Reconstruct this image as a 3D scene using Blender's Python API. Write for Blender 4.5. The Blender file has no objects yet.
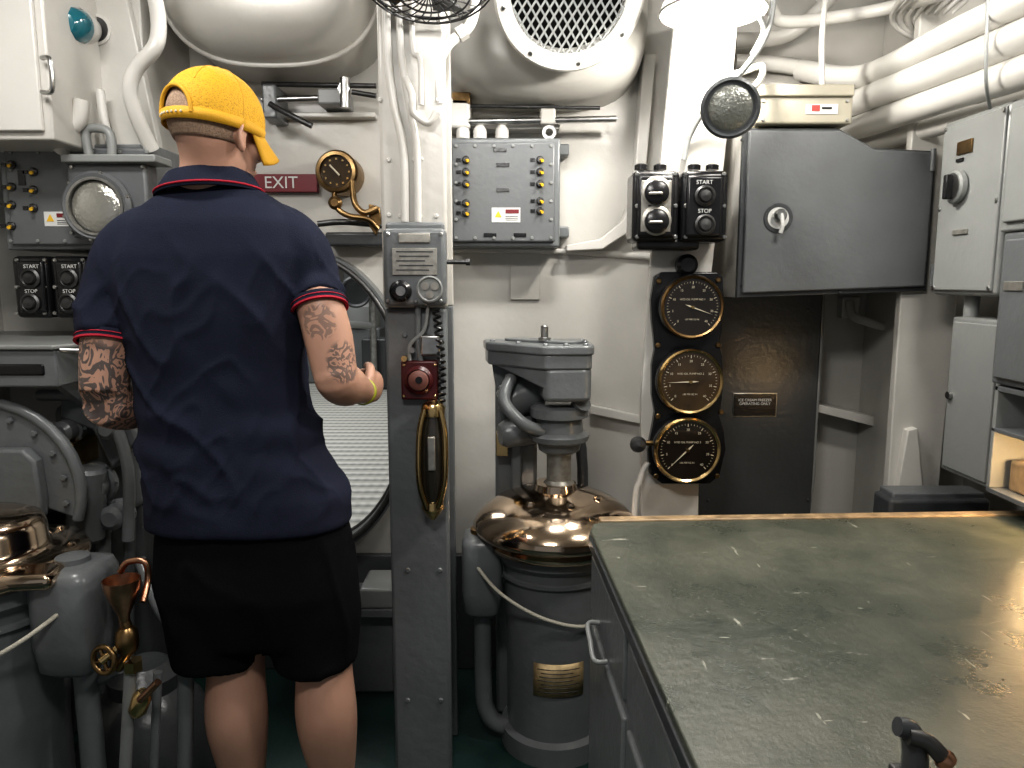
import bpy, bmesh, math, random
from math import sin, cos, pi, radians
from mathutils import Vector, Matrix, noise, Euler
random.seed(3)
V = Vector
SC = bpy.context.scene
COL = SC.collection
# ------------------------------------------------ camera calibration
CAM = V((0, 0, 1.4)); PIT = radians(8); FP = 740.0
sp, cp = sin(PIT), cos(PIT)
def W(px, py, Y):
    a = (px-512)/FP; b = (384-py)/FP
    t = Y/(cp+b*sp)
    return V((a*t, Y, 1.4+(-sp+b*cp)*t))
def WX(px, py, X):
    a = (px-512)/FP; b = (384-py)/FP
    t = X/a
    return V((X, (cp+b*sp)*t, 1.4+(-sp+b*cp)*t))
def WZ(px, py, Z):
    a = (px-512)/FP; b = (384-py)/FP
    t = (Z-1.4)/(-sp+b*cp)
    return V((a*t, (cp+b*sp)*t, Z))
cam = bpy.data.cameras.new("camera"); cam.sensor_width = 36; cam.lens = 36*FP/1024
co = bpy.data.objects.new("camera", cam); COL.objects.link(co)
co.location = CAM; co.rotation_euler = (radians(90)-PIT, 0, 0); SC.camera = co
cam.clip_start = 0.02

# ------------------------------------------------ materials
def M(name, col, rough=.5, metal=0., bump=0., bscale=40, var=0., vscale=5, coat=0., emit=0., spec=.5):
    m = bpy.data.materials.new(name); m.use_nodes = True
    nt = m.node_tree; b = nt.nodes["Principled BSDF"]
    b.inputs["Roughness"].default_value = rough
    b.inputs["Metallic"].default_value = metal
    b.inputs["Coat Weight"].default_value = coat
    b.inputs["Specular IOR Level"].default_value = spec
    c = (*col, 1)
    b.inputs["Base Color"].default_value = c
    if emit:
        b.inputs["Emission Color"].default_value = c
        b.inputs["Emission Strength"].default_value = emit
    tc = nt.nodes.new("ShaderNodeTexCoord")
    if var:
        n = nt.nodes.new("ShaderNodeTexNoise"); n.inputs["Scale"].default_value = vscale
        n.inputs["Detail"].default_value = 6
        r = nt.nodes.new("ShaderNodeValToRGB")
        r.color_ramp.elements[0].position = .3; r.color_ramp.elements[1].position = .7
        r.color_ramp.elements[0].color = (*[x*(1-var) for x in col], 1)
        r.color_ramp.elements[1].color = (*[min(1, x*(1+var)) for x in col], 1)
        nt.links.new(tc.outputs["Object"], n.inputs["Vector"])
        nt.links.new(n.outputs["Fac"], r.inputs["Fac"])
        nt.links.new(r.outputs["Color"], b.inputs["Base Color"])
    if bump:
        n2 = nt.nodes.new("ShaderNodeTexNoise"); n2.inputs["Scale"].default_value = bscale
        n2.inputs["Detail"].default_value = 3
        bp = nt.nodes.new("ShaderNodeBump"); bp.inputs["Strength"].default_value = bump
        bp.inputs["Distance"].default_value = .01
        nt.links.new(tc.outputs["Object"], n2.inputs["Vector"])
        nt.links.new(n2.outputs["Fac"], bp.inputs["Height"])
        nt.links.new(bp.outputs["Normal"], b.inputs["Normal"])
    return m
WHITE = M("white_paint", (.53, .515, .48), .30, bump=.18, bscale=18, var=.07, vscale=3)
WHITE2 = M("white_pipe_paint", (.60, .585, .55), .28, bump=.06, bscale=30, var=.05)
GREY = M("grey_paint", (.152, .162, .166), .28, bump=.18, bscale=36, var=.10, vscale=6)
GREYL = M("light_grey_paint", (.25, .258, .252), .35, bump=.07, bscale=50, var=.06)
GREYB = M("locker_grey_paint", (.130, .137, .142), .36, bump=.08, bscale=60, var=.07, vscale=8)
GREYD = M("dark_grey_paint", (.058, .062, .065), .28, bump=.12, bscale=50, var=.12)
BEIGE = M("beige_enamel", (.40, .37, .29), .4, var=.05)
BLACK = M("black_enamel", (.010, .010, .011), .25, bump=.05, bscale=80)
VOID = M("duct_interior_black", (.006, .006, .006), .9, spec=.1)
BRASS = M("polished_brass", (.64, .46, .22), .2, 1, var=.2, vscale=9)
BRASSD = M("tarnished_brass", (.26, .17, .08), .33, 1, var=.4, vscale=25)
BRONZE = M("polished_bronze", (.62, .49, .37), .12, 1, bump=.04, bscale=9, var=.14, vscale=7)
COPPER = M("copper", (.50, .28, .18), .3, 1, var=.3, vscale=30)
STEEL = M("worn_steel", (.42, .42, .41), .3, 1, var=.25, vscale=30)
STEELD = M("dark_steel", (.09, .09, .09), .4, .8, var=.3, vscale=30)
CREAM = M("cream_print", (.55, .50, .38), .5)
RED = M("exit_red", (.17, .015, .022), .4)
REDD = M("maroon_enamel", (.06, .007, .009), .35, bump=.05)
YEL = M("warning_yellow", (.80, .48, .03), .5)
LABEL = M("white_label", (.68, .68, .66), .5)
DIAL = M("gauge_dial_black", (.016, .012, .009), .12, coat=.5, var=.3, vscale=12)
DIALB = M("gauge_dial_bronze", (.045, .028, .013), .15, coat=.5, var=.35, vscale=14)
GREEN = M("green_deck_paint", (.012, .036, .032), .45, bump=.1, var=.3)
GLASS = M("lamp_glass", (.36, .355, .32), .10, .5, coat=1, bump=.25, bscale=110)
GLASSD = M("dim_lamp_glass", (.20, .205, .185), .14, .4, coat=1, bump=.35, bscale=140)
LENSB = M("teal_glass", (.01, .13, .17), .08, coat=1)
PLATE = M("nickel_plate", (.38, .365, .33), .38, .7, var=.2, vscale=60)
ROPE = M("white_rope", (.60, .57, .48), .8, bump=.4, bscale=300)
WOOD = M("varnished_trim", (.30, .21, .12), .35, var=.4, vscale=30, bump=.1)
LAMPON = M("lamp_bulb_on", (1, .96, .88), .5, emit=14)

# ------------------------------------------------ mesh helpers
def G(name, loc=(0, 0, 0)):
    e = bpy.data.objects.new(name, None); e.location = loc; e.empty_display_size = .05
    COL.objects.link(e); return e
def mk(name, vf, mat, par=None, smooth=None, bevel=0., solid=0., sub=0):
    me = bpy.data.meshes.new(name)
    me.from_pydata([tuple(v) for v in vf[0]], [], [tuple(f) for f in vf[1]]); me.update()
    bm = bmesh.new(); bm.from_mesh(me)
    bmesh.ops.recalc_face_normals(bm, faces=bm.faces); bm.to_mesh(me); bm.free()
    if smooth is not None or bevel:
        me.polygons.foreach_set("use_smooth", [True]*len(me.polygons))
        me.set_sharp_from_angle(angle=radians(smooth if smooth is not None else 30))
    me.materials.append(mat)
    o = bpy.data.objects.new(name, me); COL.objects.link(o)
    if solid:
        s = o.modifiers.new("solid", "SOLIDIFY"); s.thickness = solid; s.offset = 0
    if sub:
        s = o.modifiers.new("sub", "SUBSURF"); s.levels = s.render_levels = sub
    if bevel:
        b = o.modifiers.new("bevel", "BEVEL"); b.width = bevel; b.segments = 3
        b.limit_method = 'ANGLE'; b.angle_limit = radians(40)
    if par is not None:
        o.parent = par; o.matrix_parent_inverse = Matrix.Translation(par.location).inverted()
    return o
def cat(*gs):
    vs, fs = [], []
    for g in gs:
        n = len(vs); vs += list(g[0]); fs += [tuple(i+n for i in f) for f in g[1]]
    return vs, fs
def xf(g, m):
    return [m @ V(v) for v in g[0]], g[1]
def gbox(a, b):
    x0, x1 = sorted((a[0], b[0])); y0, y1 = sorted((a[1], b[1])); z0, z1 = sorted((a[2], b[2]))
    vs = [V((x, y, z)) for z in (z0, z1) for y in (y0, y1) for x in (x0, x1)]
    return vs, [(0, 1, 3, 2), (4, 6, 7, 5), (0, 4, 5, 1), (2, 3, 7, 6), (0, 2, 6, 4), (1, 5, 7, 3)]
def box(name, a, b, mat, par=None, bevel=.004):
    return mk(name, gbox(a, b), mat, par, bevel=bevel)
def obox(name, c, size, rot, mat, par=None, bevel=.003):
    h = V(size)/2
    m = Matrix.Translation(V(c)) @ Euler(rot).to_matrix().to_4x4()
    return mk(name, xf(gbox(-h, h), m), mat, par, bevel=bevel)
def gextr(pts, d):
    n = len(pts); d = V(d)
    vs = [V(p) for p in pts]+[V(p)+d for p in pts]
    return vs, [tuple(range(n)), tuple(range(2*n-1, n-1, -1))]+[(i, (i+1) % n, n+(i+1) % n, n+i) for i in range(n)]
def crom(pts, k):
    pts = [V(p) for p in pts]
    if len(pts) < 3 or k < 2: return pts
    out = []
    n = len(pts)
    for i in range(n-1):
        p0 = pts[max(i-1, 0)]; p1 = pts[i]; p2 = pts[i+1]; p3 = pts[min(i+2, n-1)]
        for j in range(k):
            t = j/k
            out.append(.5*((2*p1)+(p2-p0)*t+(2*p0-5*p1+4*p2-p3)*t*t+(3*p1-p0-3*p2+p3)*t**3))
    out.append(pts[-1]); return out
def gtube(pts, r, seg=12, k=6, closed=False, cap=True, ratio=1.0):
    if not isinstance(r, (list, tuple)): rr = [r]*len(pts)
    else: rr = list(r)
    n0 = len(pts)
    P = crom(pts, k) if not closed else [V(p) for p in pts]
    if len(P) != n0:
        R = [x.x for x in crom([V((x, 0, 0)) for x in rr], k)]
    else: R = rr
    n = len(P); vs, fs = [], []
    t0 = (P[1]-P[0]).normalized()
    up = V((0, 0, 1)) if abs(t0.z) < .9 else V((1, 0, 0))
    nx = t0.cross(up).normalized()
    for i in range(n):
        if closed: t = (P[(i+1) % n]-P[i-1]).normalized()
        else: t = (P[min(i+1, n-1)]-P[max(i-1, 0)]).normalized()
        nx = (nx-t*nx.dot(t)).normalized(); ny = t.cross(nx)
        for j in range(seg):
            a = 2*pi*j/seg
            vs.append(P[i]+nx*cos(a)*R[i]*ratio+ny*sin(a)*R[i])
    m = n if closed else n-1
    for i in range(m):
        for j in range(seg):
            a = i*seg+j; b = i*seg+(j+1) % seg; c = ((i+1) % n)*seg+(j+1) % seg; d = ((i+1) % n)*seg+j
            fs.append((a, b, c, d))
    if cap and not closed:
        fs.append(tuple(range(seg))); fs.append(tuple(range((n-1)*seg, n*seg)))
    return vs, fs
def tube(name, pts, r, mat, par=None, seg=12, k=6, closed=False, ratio=1.0):
    return mk(name, gtube(pts, r, seg, k, closed, ratio=ratio), mat, par, smooth=50)
def frame(axis):
    a = V(axis).normalized()
    return a.to_track_quat('Z', 'Y').to_matrix().to_4x4()
def glathe(prof, o, axis=(0, 0, 1), seg=40, cap=True):
    m = Matrix.Translation(V(o)) @ frame(axis)
    vs, fs = [], []
    for r, h in prof:
        for j in range(seg):
            a = 2*pi*j/seg; vs.append(m @ V((r*cos(a), r*sin(a), h)))
    for i in range(len(prof)-1):
        for j in range(seg):
            fs.append((i*seg+j, i*seg+(j+1) % seg, (i+1)*seg+(j+1) % seg, (i+1)*seg+j))
    if cap:
        fs.append(tuple(range(seg))); fs.append(tuple(range((len(prof)-1)*seg, len(prof)*seg)))
    return vs, fs
def lathe(name, prof, o, axis, mat, par=None, seg=40, smooth=35, cap=True):
    return mk(name, glathe(prof, o, axis, seg, cap), mat, par, smooth=smooth)
def gell(c, r, m=None, u=24, v=14):
    vs, fs = [], []
    m = m or Matrix.Identity(4)
    for i in range(v+1):
        th = pi*i/v
        for j in range(u):
            ph = 2*pi*j/u
            s = max(sin(th), 1e-3)
            vs.append(m @ (V(c)+V((r[0]*s*cos(ph), r[1]*s*sin(ph), r[2]*cos(th)))))
    for i in range(v):
        for j in range(u):
            fs.append((i*u+j, i*u+(j+1) % u, (i+1)*u+(j+1) % u, (i+1)*u+j))
    fs.append(tuple(range(u))); fs.append(tuple(range(v*u, (v+1)*u)))
    return vs, fs
def gloft(rings, cap=True):
    n = len(rings[0]); vs = [p for r in rings for p in r]; fs = []
    for i in range(len(rings)-1):
        for j in range(n):
            fs.append((i*n+j, i*n+(j+1) % n, (i+1)*n+(j+1) % n, (i+1)*n+j))
    if cap: fs.append(tuple(range(n))); fs.append(tuple(range((len(rings)-1)*n, len(rings)*n)))
    return vs, fs
def bolts(name, ps, axis, r, mat, par, h=None, seg=8):
    h = h or r*.8
    gs = [glathe([(r, 0), (r, h*.6), (r*.7, h)], p, axis, seg) for p in ps]
    return mk(name, cat(*gs), mat, par, smooth=30)
def text(name, s, pos, size, mat, par, rot=(pi/2, 0, 0), ext=.0006):
    c = bpy.data.curves.new(name, 'FONT'); c.body = s; c.size = size; c.extrude = ext
    c.align_x = 'CENTER'; c.align_y = 'CENTER'
    t = bpy.data.objects.new(name, c); COL.objects.link(t)
    bpy.context.view_layer.update()
    me = bpy.data.meshes.new_from_object(t)
    COL.objects.unlink(t); bpy.data.objects.remove(t)
    me.transform(Matrix.Translation(V(pos)) @ Euler(rot).to_matrix().to_4x4())
    me.materials.clear(); me.materials.append(mat)
    o = bpy.data.objects.new(name, me); COL.objects.link(o)
    o.parent = par; o.matrix_parent_inverse = Matrix.Translation(par.location).inverted()
    return o
def fuse(name, gs, voxel, mat, par, it=4, deform=None):
    tmp = mk(name+"_tmp", cat(*gs), mat)
    r = tmp.modifiers.new("r", "REMESH"); r.mode = 'VOXEL'; r.voxel_size = voxel
    s = tmp.modifiers.new("s", "SMOOTH"); s.factor = .5; s.iterations = it
    bpy.context.view_layer.update()
    dg = bpy.context.evaluated_depsgraph_get()
    me = bpy.data.meshes.new_from_object(tmp.evaluated_get(dg))
    bpy.data.objects.remove(tmp)
    if deform:
        me.update()
        ns = [v.normal.copy() for v in me.vertices]
        for v, n in zip(me.vertices, ns): v.co = deform(v.co.copy(), n)
    me.polygons.foreach_set("use_smooth", [True]*len(me.polygons))
    me.materials.clear(); me.materials.append(mat); me.name = name
    o = bpy.data.objects.new(name, me); COL.objects.link(o)
    o.parent = par; o.matrix_parent_inverse = Matrix.Translation(par.location).inverted()
    return o
def R2(px0, py0, px1, py1, Y):
    a = W(px0, (py0+py1)/2, Y); b = W(px1, (py0+py1)/2, Y); c = W((px0+px1)/2, py0, Y); d = W((px0+px1)/2, py1, Y)
    return a.x, b.x, d.z, c.z
def pbox(name, r, Y, depth, mat, par=None, bevel=.004):
    x0, x1, z0, z1 = R2(r[0], r[1], r[2], r[3], Y)
    return box(name, (x0, Y, z0), (x1, Y+depth, z1), mat, par, bevel)

# =============================================================== ROOM
YW = 2.55; XL = -1.75; XR = 1.6; ZC = 2.36
HC = V((-.68, YW, .975)); HA, HB = .315, .49     # hatch ellipse
def wall_back():
    N = 96; vs, fs = [], []
    angs = sorted([2*pi*i/N for i in range(N)] + [math.atan2(z-HC.z, x-HC.x) % (2*pi) for x in (XL, XR) for z in (0, ZC)])
    n = len(angs)
    for Y in (YW, YW+.03):
        for a in angs:
            d = 1/math.sqrt((cos(a)/HA)**2+(sin(a)/HB)**2)
            vs.append(V((HC.x+d*cos(a), Y, HC.z+d*sin(a))))
        for a in angs:
            tx = ((XR if cos(a) > 0 else XL)-HC.x)/cos(a) if abs(cos(a)) > 1e-6 else 1e9
            tz = ((ZC if sin(a) > 0 else 0)-HC.z)/sin(a) if abs(sin(a)) > 1e-6 else 1e9
            t = min(tx, tz); vs.append(V((HC.x+t*cos(a), Y, HC.z+t*sin(a))))
    for i in range(n):
        j = (i+1) % n
        fs.append((i, j, n+j, n+i)); fs.append((2*n+i, 2*n+j, 3*n+j, 3*n+i))
        fs.append((i, j, 2*n+j, 2*n+i)); fs.append((n+i, n+j, 3*n+j, 3*n+i))
    mk("wall_back", (vs, fs), WHITE)
wall_back()
box("floor", (XL, -1.2, -.05), (XR, YW+.03, 0), GREEN, bevel=0)
box("ceiling", (XL, -1.2, ZC), (XR, YW+.03, ZC+.05), WHITE, bevel=0)
box("wall_left", (XL-.05, -1.2, 0), (XL, YW+.03, ZC), WHITE, bevel=0)
box("wall_right", (XR, -1.2, 0), (XR+.05, YW+.03, ZC), WHITE, bevel=0)
matm = M("ribbed_mat", (.62, .63, .6), .45)
nt = matm.node_tree; wv = nt.nodes.new("ShaderNodeTexWave"); wv.inputs["Scale"].default_value = 3.0
wv.bands_direction = 'Y'
wv2 = nt.nodes.new("ShaderNodeTexWave"); wv2.inputs["Scale"].default_value = 7.0; wv2.bands_direction = 'X'
mm = nt.nodes.new("ShaderNodeMath"); mm.operation = 'MULTIPLY_ADD'; mm.inputs[1].default_value = .14
m3 = nt.nodes.new("ShaderNodeMath"); m3.operation = 'MULTIPLY'; m3.inputs[1].default_value = .86
tc = nt.nodes.new("ShaderNodeTexCoord"); cr = nt.nodes.new("ShaderNodeValToRGB")
cr.color_ramp.elements[0].color = (.20, .205, .195, 1); cr.color_ramp.elements[1].color = (.52, .52, .48, 1)
cr.color_ramp.elements[1].position = .55
bb = nt.nodes["Principled BSDF"]; bp = nt.nodes.new("ShaderNodeBump"); bp.inputs["Distance"].default_value = .01
nt.links.new(tc.outputs["Object"], wv.inputs["Vector"]); nt.links.new(tc.outputs["Object"], wv2.inputs["Vector"])
nt.links.new(wv.outputs["Fac"], m3.inputs[0]); nt.links.new(wv2.outputs["Fac"], mm.inputs[0]); nt.links.new(m3.outputs[0], mm.inputs[2])
nt.links.new(mm.outputs[0], cr.inputs["Fac"])
nt.links.new(cr.outputs["Color"], bb.inputs["Base Color"]); nt.links.new(mm.outputs[0], bp.inputs["Height"]); nt.links.new(bp.outputs["Normal"], bb.inputs["Normal"])
box("floor_passage", (-4.4, YW+.03, .38), (.2, 11, .42), matm, bevel=0)
box("wall_passage_left", (-4.45, YW+.03, .4), (-4.4, 11, 2.4), WHITE, bevel=0)
box("wall_passage_right", (.2, YW+.03, .4), (.25, 11, 2.4), WHITE, bevel=0)
box("wall_passage_end", (-4.4, 11, .4), (.2, 11.05, 2.4), WHITE, bevel=0)
box("ceiling_passage", (-4.4, YW+.03, 2.4), (.2, 11, 2.45), WHITE, bevel=0)
g = G("passage_machinery", (-1.45, 7, .42))
box("pedestal", (-2.0, 7.0, .42), (-1.25, 7.3, .95), GREY, g, .02)
box("cabinet", (-1.9, 8.4, .42), (-1.15, 8.7, 1.55), GREY, g, .02)
box("cabinet_low", (-1.35, 6.6, .42), (-1.12, 6.8, .88), GREYD, g, .02)
lathe("drum", [(.18, 0), (.18, .2), (.12, .28), (.04, .3)], (-1.45, 7.15, .95), (0, 0, 1), GREYL, g)
tube("stanchion", [(-1.22, 6.5, .42), (-1.22, 6.5, 2.4)], .03, STEEL, g)
tube("rail", [(-2.2, 6.0, 1.3), (-1.6, 6.2, 1.34), (-1.22, 6.5, 1.3)], .03, GREYL, g)
tube("rail_low", [(-2.2, 6.0, 1.0), (-1.6, 6.2, 1.04), (-1.22, 6.5, 1.0)], .03, GREYL, g)
lathe("handwheel", [(.12, 0), (.135, .012), (.12, .025), (.105, .012), (.12, 0)], (-1.32, 6.3, 1.3), (0.2, -1, 0), GREYD, g)

# hatch frame
g = G("watertight_hatch_frame", HC)
def ell(a, b, Y, n=72):
    return [V((HC.x+a*cos(2*pi*i/n), Y, HC.z+b*sin(2*pi*i/n))) for i in range(n)]
A4 = [ell(HA, HB, YW-.08), ell(HA+.03, HB+.03, YW-.08), ell(HA+.03, HB+.03, YW), ell(HA, HB, YW)]
mk("collar", ([p for r in A4 for p in r], [(k*72+i, k*72+(i+1) % 72, ((k+1) % 4)*72+(i+1) % 72, ((k+1) % 4)*72+i) for k in range(4) for i in range(72)]), GREY, g, smooth=40)
tube("gasket", ell(HA+.012, HB+.012, YW-.085), .010, STEELD, g, closed=True, k=1)
tube("knife_edge", ell(HA+.005, HB+.005, YW-.01), .014, STEELD, g, closed=True, k=1)

box("trim_1", (XL, YW-.03, 0), (.32, YW, .43), GREYD, bevel=.004)
g = G("hatch_step", (-.55, 2.4, 0))
box("tread", (-.75, 2.30, .30), (-.36, YW-.03, .33), GREY, g)
box("riser_box", (-.60, 2.36, .0), (-.40, YW-.03, .30), GREY, g, .01)
box("toe_bracket", (-.5, 2.30, .33), (-.38, YW-.08, .40), GREYL, g, .01)
tube("trim_2", [W(446, 249, 2.54), W(560, 251, 2.54), W(640, 256, 2.54), W(700, 262, 2.54)], .012, WHITE2)
mk("trim_3", gextr([W(590, 405, YW-.03), W(640, 416, YW-.03), W(640, 424, YW-.03), W(590, 414, YW-.03)], (0, .03, 0)), WHITE2, bevel=.003)
mk("trim_4", gextr([W(640, 60, 2.54), W(652, 60, 2.54), W(640, 200, 2.54), W(628, 232, 2.54), W(600, 250, 2.54), W(565, 252, 2.54), W(565, 246, 2.54), W(598, 240, 2.54), W(620, 222, 2.54), W(630, 195, 2.54)], (0, -.07, 0)), WHITE2, bevel=.004)
pbox("wall_patch_plate", (510, 266, 540, 300), YW-.012, .012, WHITE)

# =============================================================== CENTRE POST
g = G("steel_stanchion_post", (-.25, 2.0, 0))
zt = W(410, 308, 1.95).z
X0, X1 = -.338, -.168
box("front_flange_lower", (X0+.003, 1.95, 0), (X1-.003, 1.975, zt), GREY, g, .01)
box("web_lower", (-.265, 1.97, 0), (-.24, 2.13, zt), GREY, g)
box("rear_flange_lower", (X0, 2.12, 0), (X1, 2.14, zt), GREY, g)
box("front_flange_upper", (X0, 1.95, zt), (X1, 1.975, ZC), WHITE, g, .01)
box("web_upper", (-.265, 1.97, zt), (-.24, 2.13, ZC), WHITE, g)
box("rear_flange_upper", (X0, 2.12, zt), (X1, 2.14, ZC), WHITE, g)
bolts("rivets", [W(x, y, 1.95) for x, y in ((389, 160), (389, 215), (402, 216), (414, 160), (420, 216), (436, 216), (400, 216), (404, 215), (421, 159), (438, 100), (380, 100))], (0, -1, 0), .006, WHITE2, g)
bolts("bolts_lower", [W(x, y, 1.95) for x, y in ((405, 335), (440, 570), (408, 570), (408, 700), (441, 700))], (0, -1, 0), .007, GREY, g)
g = G("wall_conduit", W(400, 100, 1.93))
tube("conduit_a", [W(386, 0, 1.94), W(388, 60, 1.94), W(393, 100, 1.94), W(400, 130, 1.94), W(404, 160, 1.94), W(405, 222, 1.94)], .011, WHITE2, g)
tube("conduit_b", [W(398, 0, 1.94), W(402, 60, 1.94), W(410, 110, 1.94), W(417, 150, 1.94), W(418, 222, 1.94)], .009, WHITE2, g)
tube("conduit_c", [W(412, 0, 1.94), W(413, 50, 1.94), W(420, 60, 1.93), W(421, 105, 1.93)], .007, WHITE2, g)
g = G("gooseneck_pipe", W(450, 40, 2.0))
tube("pipe", [W(478, -10, 2.1), W(470, 25, 2.05), W(448, 45, 2.02), W(437, 70, 1.97), W(440, 105, 1.96)], .014, WHITE2, g)
tube("elbow", [W(405, 78, 1.94), W(412, 95, 1.92), W(413, 112, 1.92), W(428, 123, 1.92), W(437, 112, 1.92)], .009, WHITE2, g)
lathe("union", [(.02, -.012), (.02, .012)], W(462, 33, 2.035), (.8, 0, .5), WHITE2, g, seg=8)
g = G("alarm_contactor_box", W(414, 265, 1.9))
pbox("body", (383, 228, 446, 306), 1.905, .045, GREY, g, .012)
pbox("back_plate", (385, 222, 444, 232), 1.925, .025, GREY, g, .008)
pbox("nameplate", (392, 248, 437, 275), 1.9, .006, PLATE, g, .001)
for i in range(5): pbox("nameplate_line_%d" % (i+1), (396+(i % 2)*3, 251+i*4.6, 433-(i % 3)*4, 252+i*4.6), 1.898, .003, GREYD, g, 0)
pbox("top_plate", (398, 233, 430, 243), 1.9, .006, PLATE, g, .003)
lathe("selector_knob", [(.028, 0), (.028, .012), (.02, .022), (.0, .024)], W(401, 291, 1.905), (0, -1, 0), BLACK, g)
lathe("selector_cap", [(.012, 0), (.012, .01)], W(401, 291, 1.885), (0, -1, 0), STEEL, g)
lathe("speaker_rim", [(.032, 0), (.034, .008), (.030, .010), (.026, .004), (.0, .004)], W(430, 289, 1.905), (0, -1, 0), GREYL, g)
for k in range(3):
    c = W(430, 289, 1.899); a = k*pi*2/3+.5
    lathe("speaker_hole_%d" % (k+1), [(.010, 0), (.010, .003)], c+V((.014*cos(a), .0, .014*sin(a))), (0, -1, 0), PLATE, g, seg=16)
bolts("screws", [W(x, y, 1.905) for x, y in ((388, 234), (441, 234), (388, 301), (441, 301), (416, 301))], (0, -1, 0), .005, STEEL, g)
g = G("latch_pin", W(455, 262, 1.93)); tube("pin", [W(444, 262, 1.93), W(466, 262, 1.93)], .006, STEELD, g, k=1); lathe("pin_head", [(.009, 0), (.009, .01)], W(466, 262, 1.93), (1, 0, 0), STEELD, g, seg=12)
g = G("coiled_cord", W(430, 350, 1.92))
pts = []
for i in range(150):
    t = i/149; c = W(436+6*sin(t*2.4), 310+t*110, 1.925); a = t*2*pi*17
    pts.append(c+V((.009*cos(a), .009*sin(a), 0)))
mk("coil", gtube(pts, .0035, 6, 1), BLACK, g, smooth=50)
tube("lead", [W(428, 306, 1.93), W(424, 330, 1.93), W(410, 345, 1.93), W(410, 362, 1.93)], .005, GREYL, g)
tube("lead_2", [W(418, 306, 1.935), W(418, 340, 1.935), W(421, 362, 1.935)], .008, GREY, g)
g = G("terminal_clip", W(428, 345, 1.93))
pbox("clip_body", (420, 335, 440, 356), 1.92, .03, STEEL, g, .006)
lathe("clip_screw", [(.008, 0), (.008, .008)], W(412, 350, 1.93), (0, -1, 0), STEEL, g, seg=14)
g = G("red_alarm_switch", W(419, 380, 1.91))
pbox("base", (401, 361, 438, 400), 1.92, .03, REDD, g, .005)
lathe("ring", [(.036, 0), (.038, .01), (.03, .018), (.028, .012)], W(419, 380, 1.92), (0, -1, 0), REDD, g)
lathe("button", [(.026, 0), (.026, .012), (.02, .016), (.0, .017)], W(419, 380, 1.912), (0, -1, 0), M("faded_red", (.18, .075, .06), .5), g)
lathe("button_core", [(.009, 0), (.009, .004)], W(419, 380, 1.896), (0, -1, 0), BLACK, g, seg=16)
bolts("screws", [W(x, y, 1.92) for x, y in ((404, 365), (435, 365), (404, 396), (435, 396))], (0, -1, 0), .004, BRASS, g)
lathe("top_lug", [(.008, 0), (.008, .02)], W(405, 358, 1.93), (0, -1, 0), BRASS, g, seg=14)
g = G("brass_gauge_glass", W(433, 458, 1.9))
a = W(433, 408, 1.905); b = W(433, 508, 1.905)
tube("glass_body", [a+V((0, 0, -.02)), a.lerp(b, .3), a.lerp(b, .7), b+V((0, 0, .02))], [.024, .034, .034, .024], M("dark_sight_glass", (.03, .026, .02), .08, coat=1), g, seg=24)
for s in (-1, 1):
    tube("brass_bar_%d" % (s+2), [a+V((s*.020, -.02, -.0)), a.lerp(b, .25)+V((s*.033, -.026, 0)), a.lerp(b, .7)+V((s*.033, -.026, 0)), b+V((s*.014, -.02, .005))], .008, BRASS, g)
pc = a.lerp(b, .42)+V((0, -.038, 0))
box("highlight_plate", pc+V((-.010, -.003, -.045)), pc+V((.010, .004, .045)), PLATE, g, .003)
lathe("top_cap", [(.01, .02), (.026, .012), (.032, 0), (.030, -.02)], a, (0, 0, 1), BRASS, g)
lathe("bottom_cap", [(.028, .02), (.03, 0), (.022, -.012), (.008, -.03)], b, (0, 0, 1), BRASS, g)
box("mount", (a.x-.012, 1.905, b.z+.03), (a.x+.012, 1.95, a.z-.03), BRASSD, g)

# =============================================================== SWITCH PANELS
def warn(g, px, py, Y, w=.05, h=.028):
    p = W(px, py, Y)
    box("warning_label", p+V((-w/2, -.002, -h/2)), p+V((w/2, .001, h/2)), LABEL, g, 0)
    q = p+V((-w*.27, -.003, .002))
    mk("warning_triangle", gextr([q+V((-.011, 0, -.009)), q+V((.011, 0, -.009)), q+V((0, 0, .011))], (0, .002, 0)), YEL, g)
    box("warning_red", p+V((-w*.02, -.003, h*.1)), p+V((w*.45, 0, h*.38)), RED, g, 0)
    for i in range(3): box("warning_line_%d" % i, p+V((-w*.02, -.003, -h*(.1+i*.12)-.001)), p+V((w*.42, 0, -h*(.1+i*.12)+.0005)), BLACK, g, 0)
def breaker(name, r, Yf, d, cols):
    px0, py0, px1, py1 = r
    g = G(name, W((px0+px1)/2, (py0+py1)/2, Yf))
    pbox("case", r, Yf+.015, d-.015, GREY, g, .006)
    pbox("cover", (px0+5, py0+4, px1-5, py1-5), Yf, .02, GREYB, g, .006)
    ps = []
    for i in range(6):
        t = i/5
        ps += [W(px0+9+(px1-px0-18)*t, py0+8, Yf), W(px0+9+(px1-px0-18)*t, py1-9, Yf)]
    for i in range(1, 5):
        t = i/5
        ps += [W(px0+9, py0+8+(py1-py0-17)*t, Yf), W(px1-9, py0+8+(py1-py0-17)*t, Yf)]
    bolts("cover_screws", ps, (0, -1, 0), .0055, GREYL, g)
    for n, (cx, cy) in enumerate(cols):
        p = W(cx, cy, Yf)
        lathe("toggle_base_%d" % n, [(.012, 0), (.012, .006), (.008, .01)], p, (0, -1, 0), STEELD, g, seg=14)
        tube("toggle_%d" % n, [p+V((0, -.005, 0)), p+V((.007, -.026, -.006))], [.0035, .0048], YEL, g, seg=8, k=1)
        box("toggle_tag_%d" % n, p+V((-.03, -.003, -.005)), p+V((-.016, 0, .005)), BLACK, g, 0)
    return g
cols = [(466, 160), (466, 172), (466, 184), (466, 203), (466, 213), (540, 160), (540, 172), (540, 184), (540, 201), (540, 211)]
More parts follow.
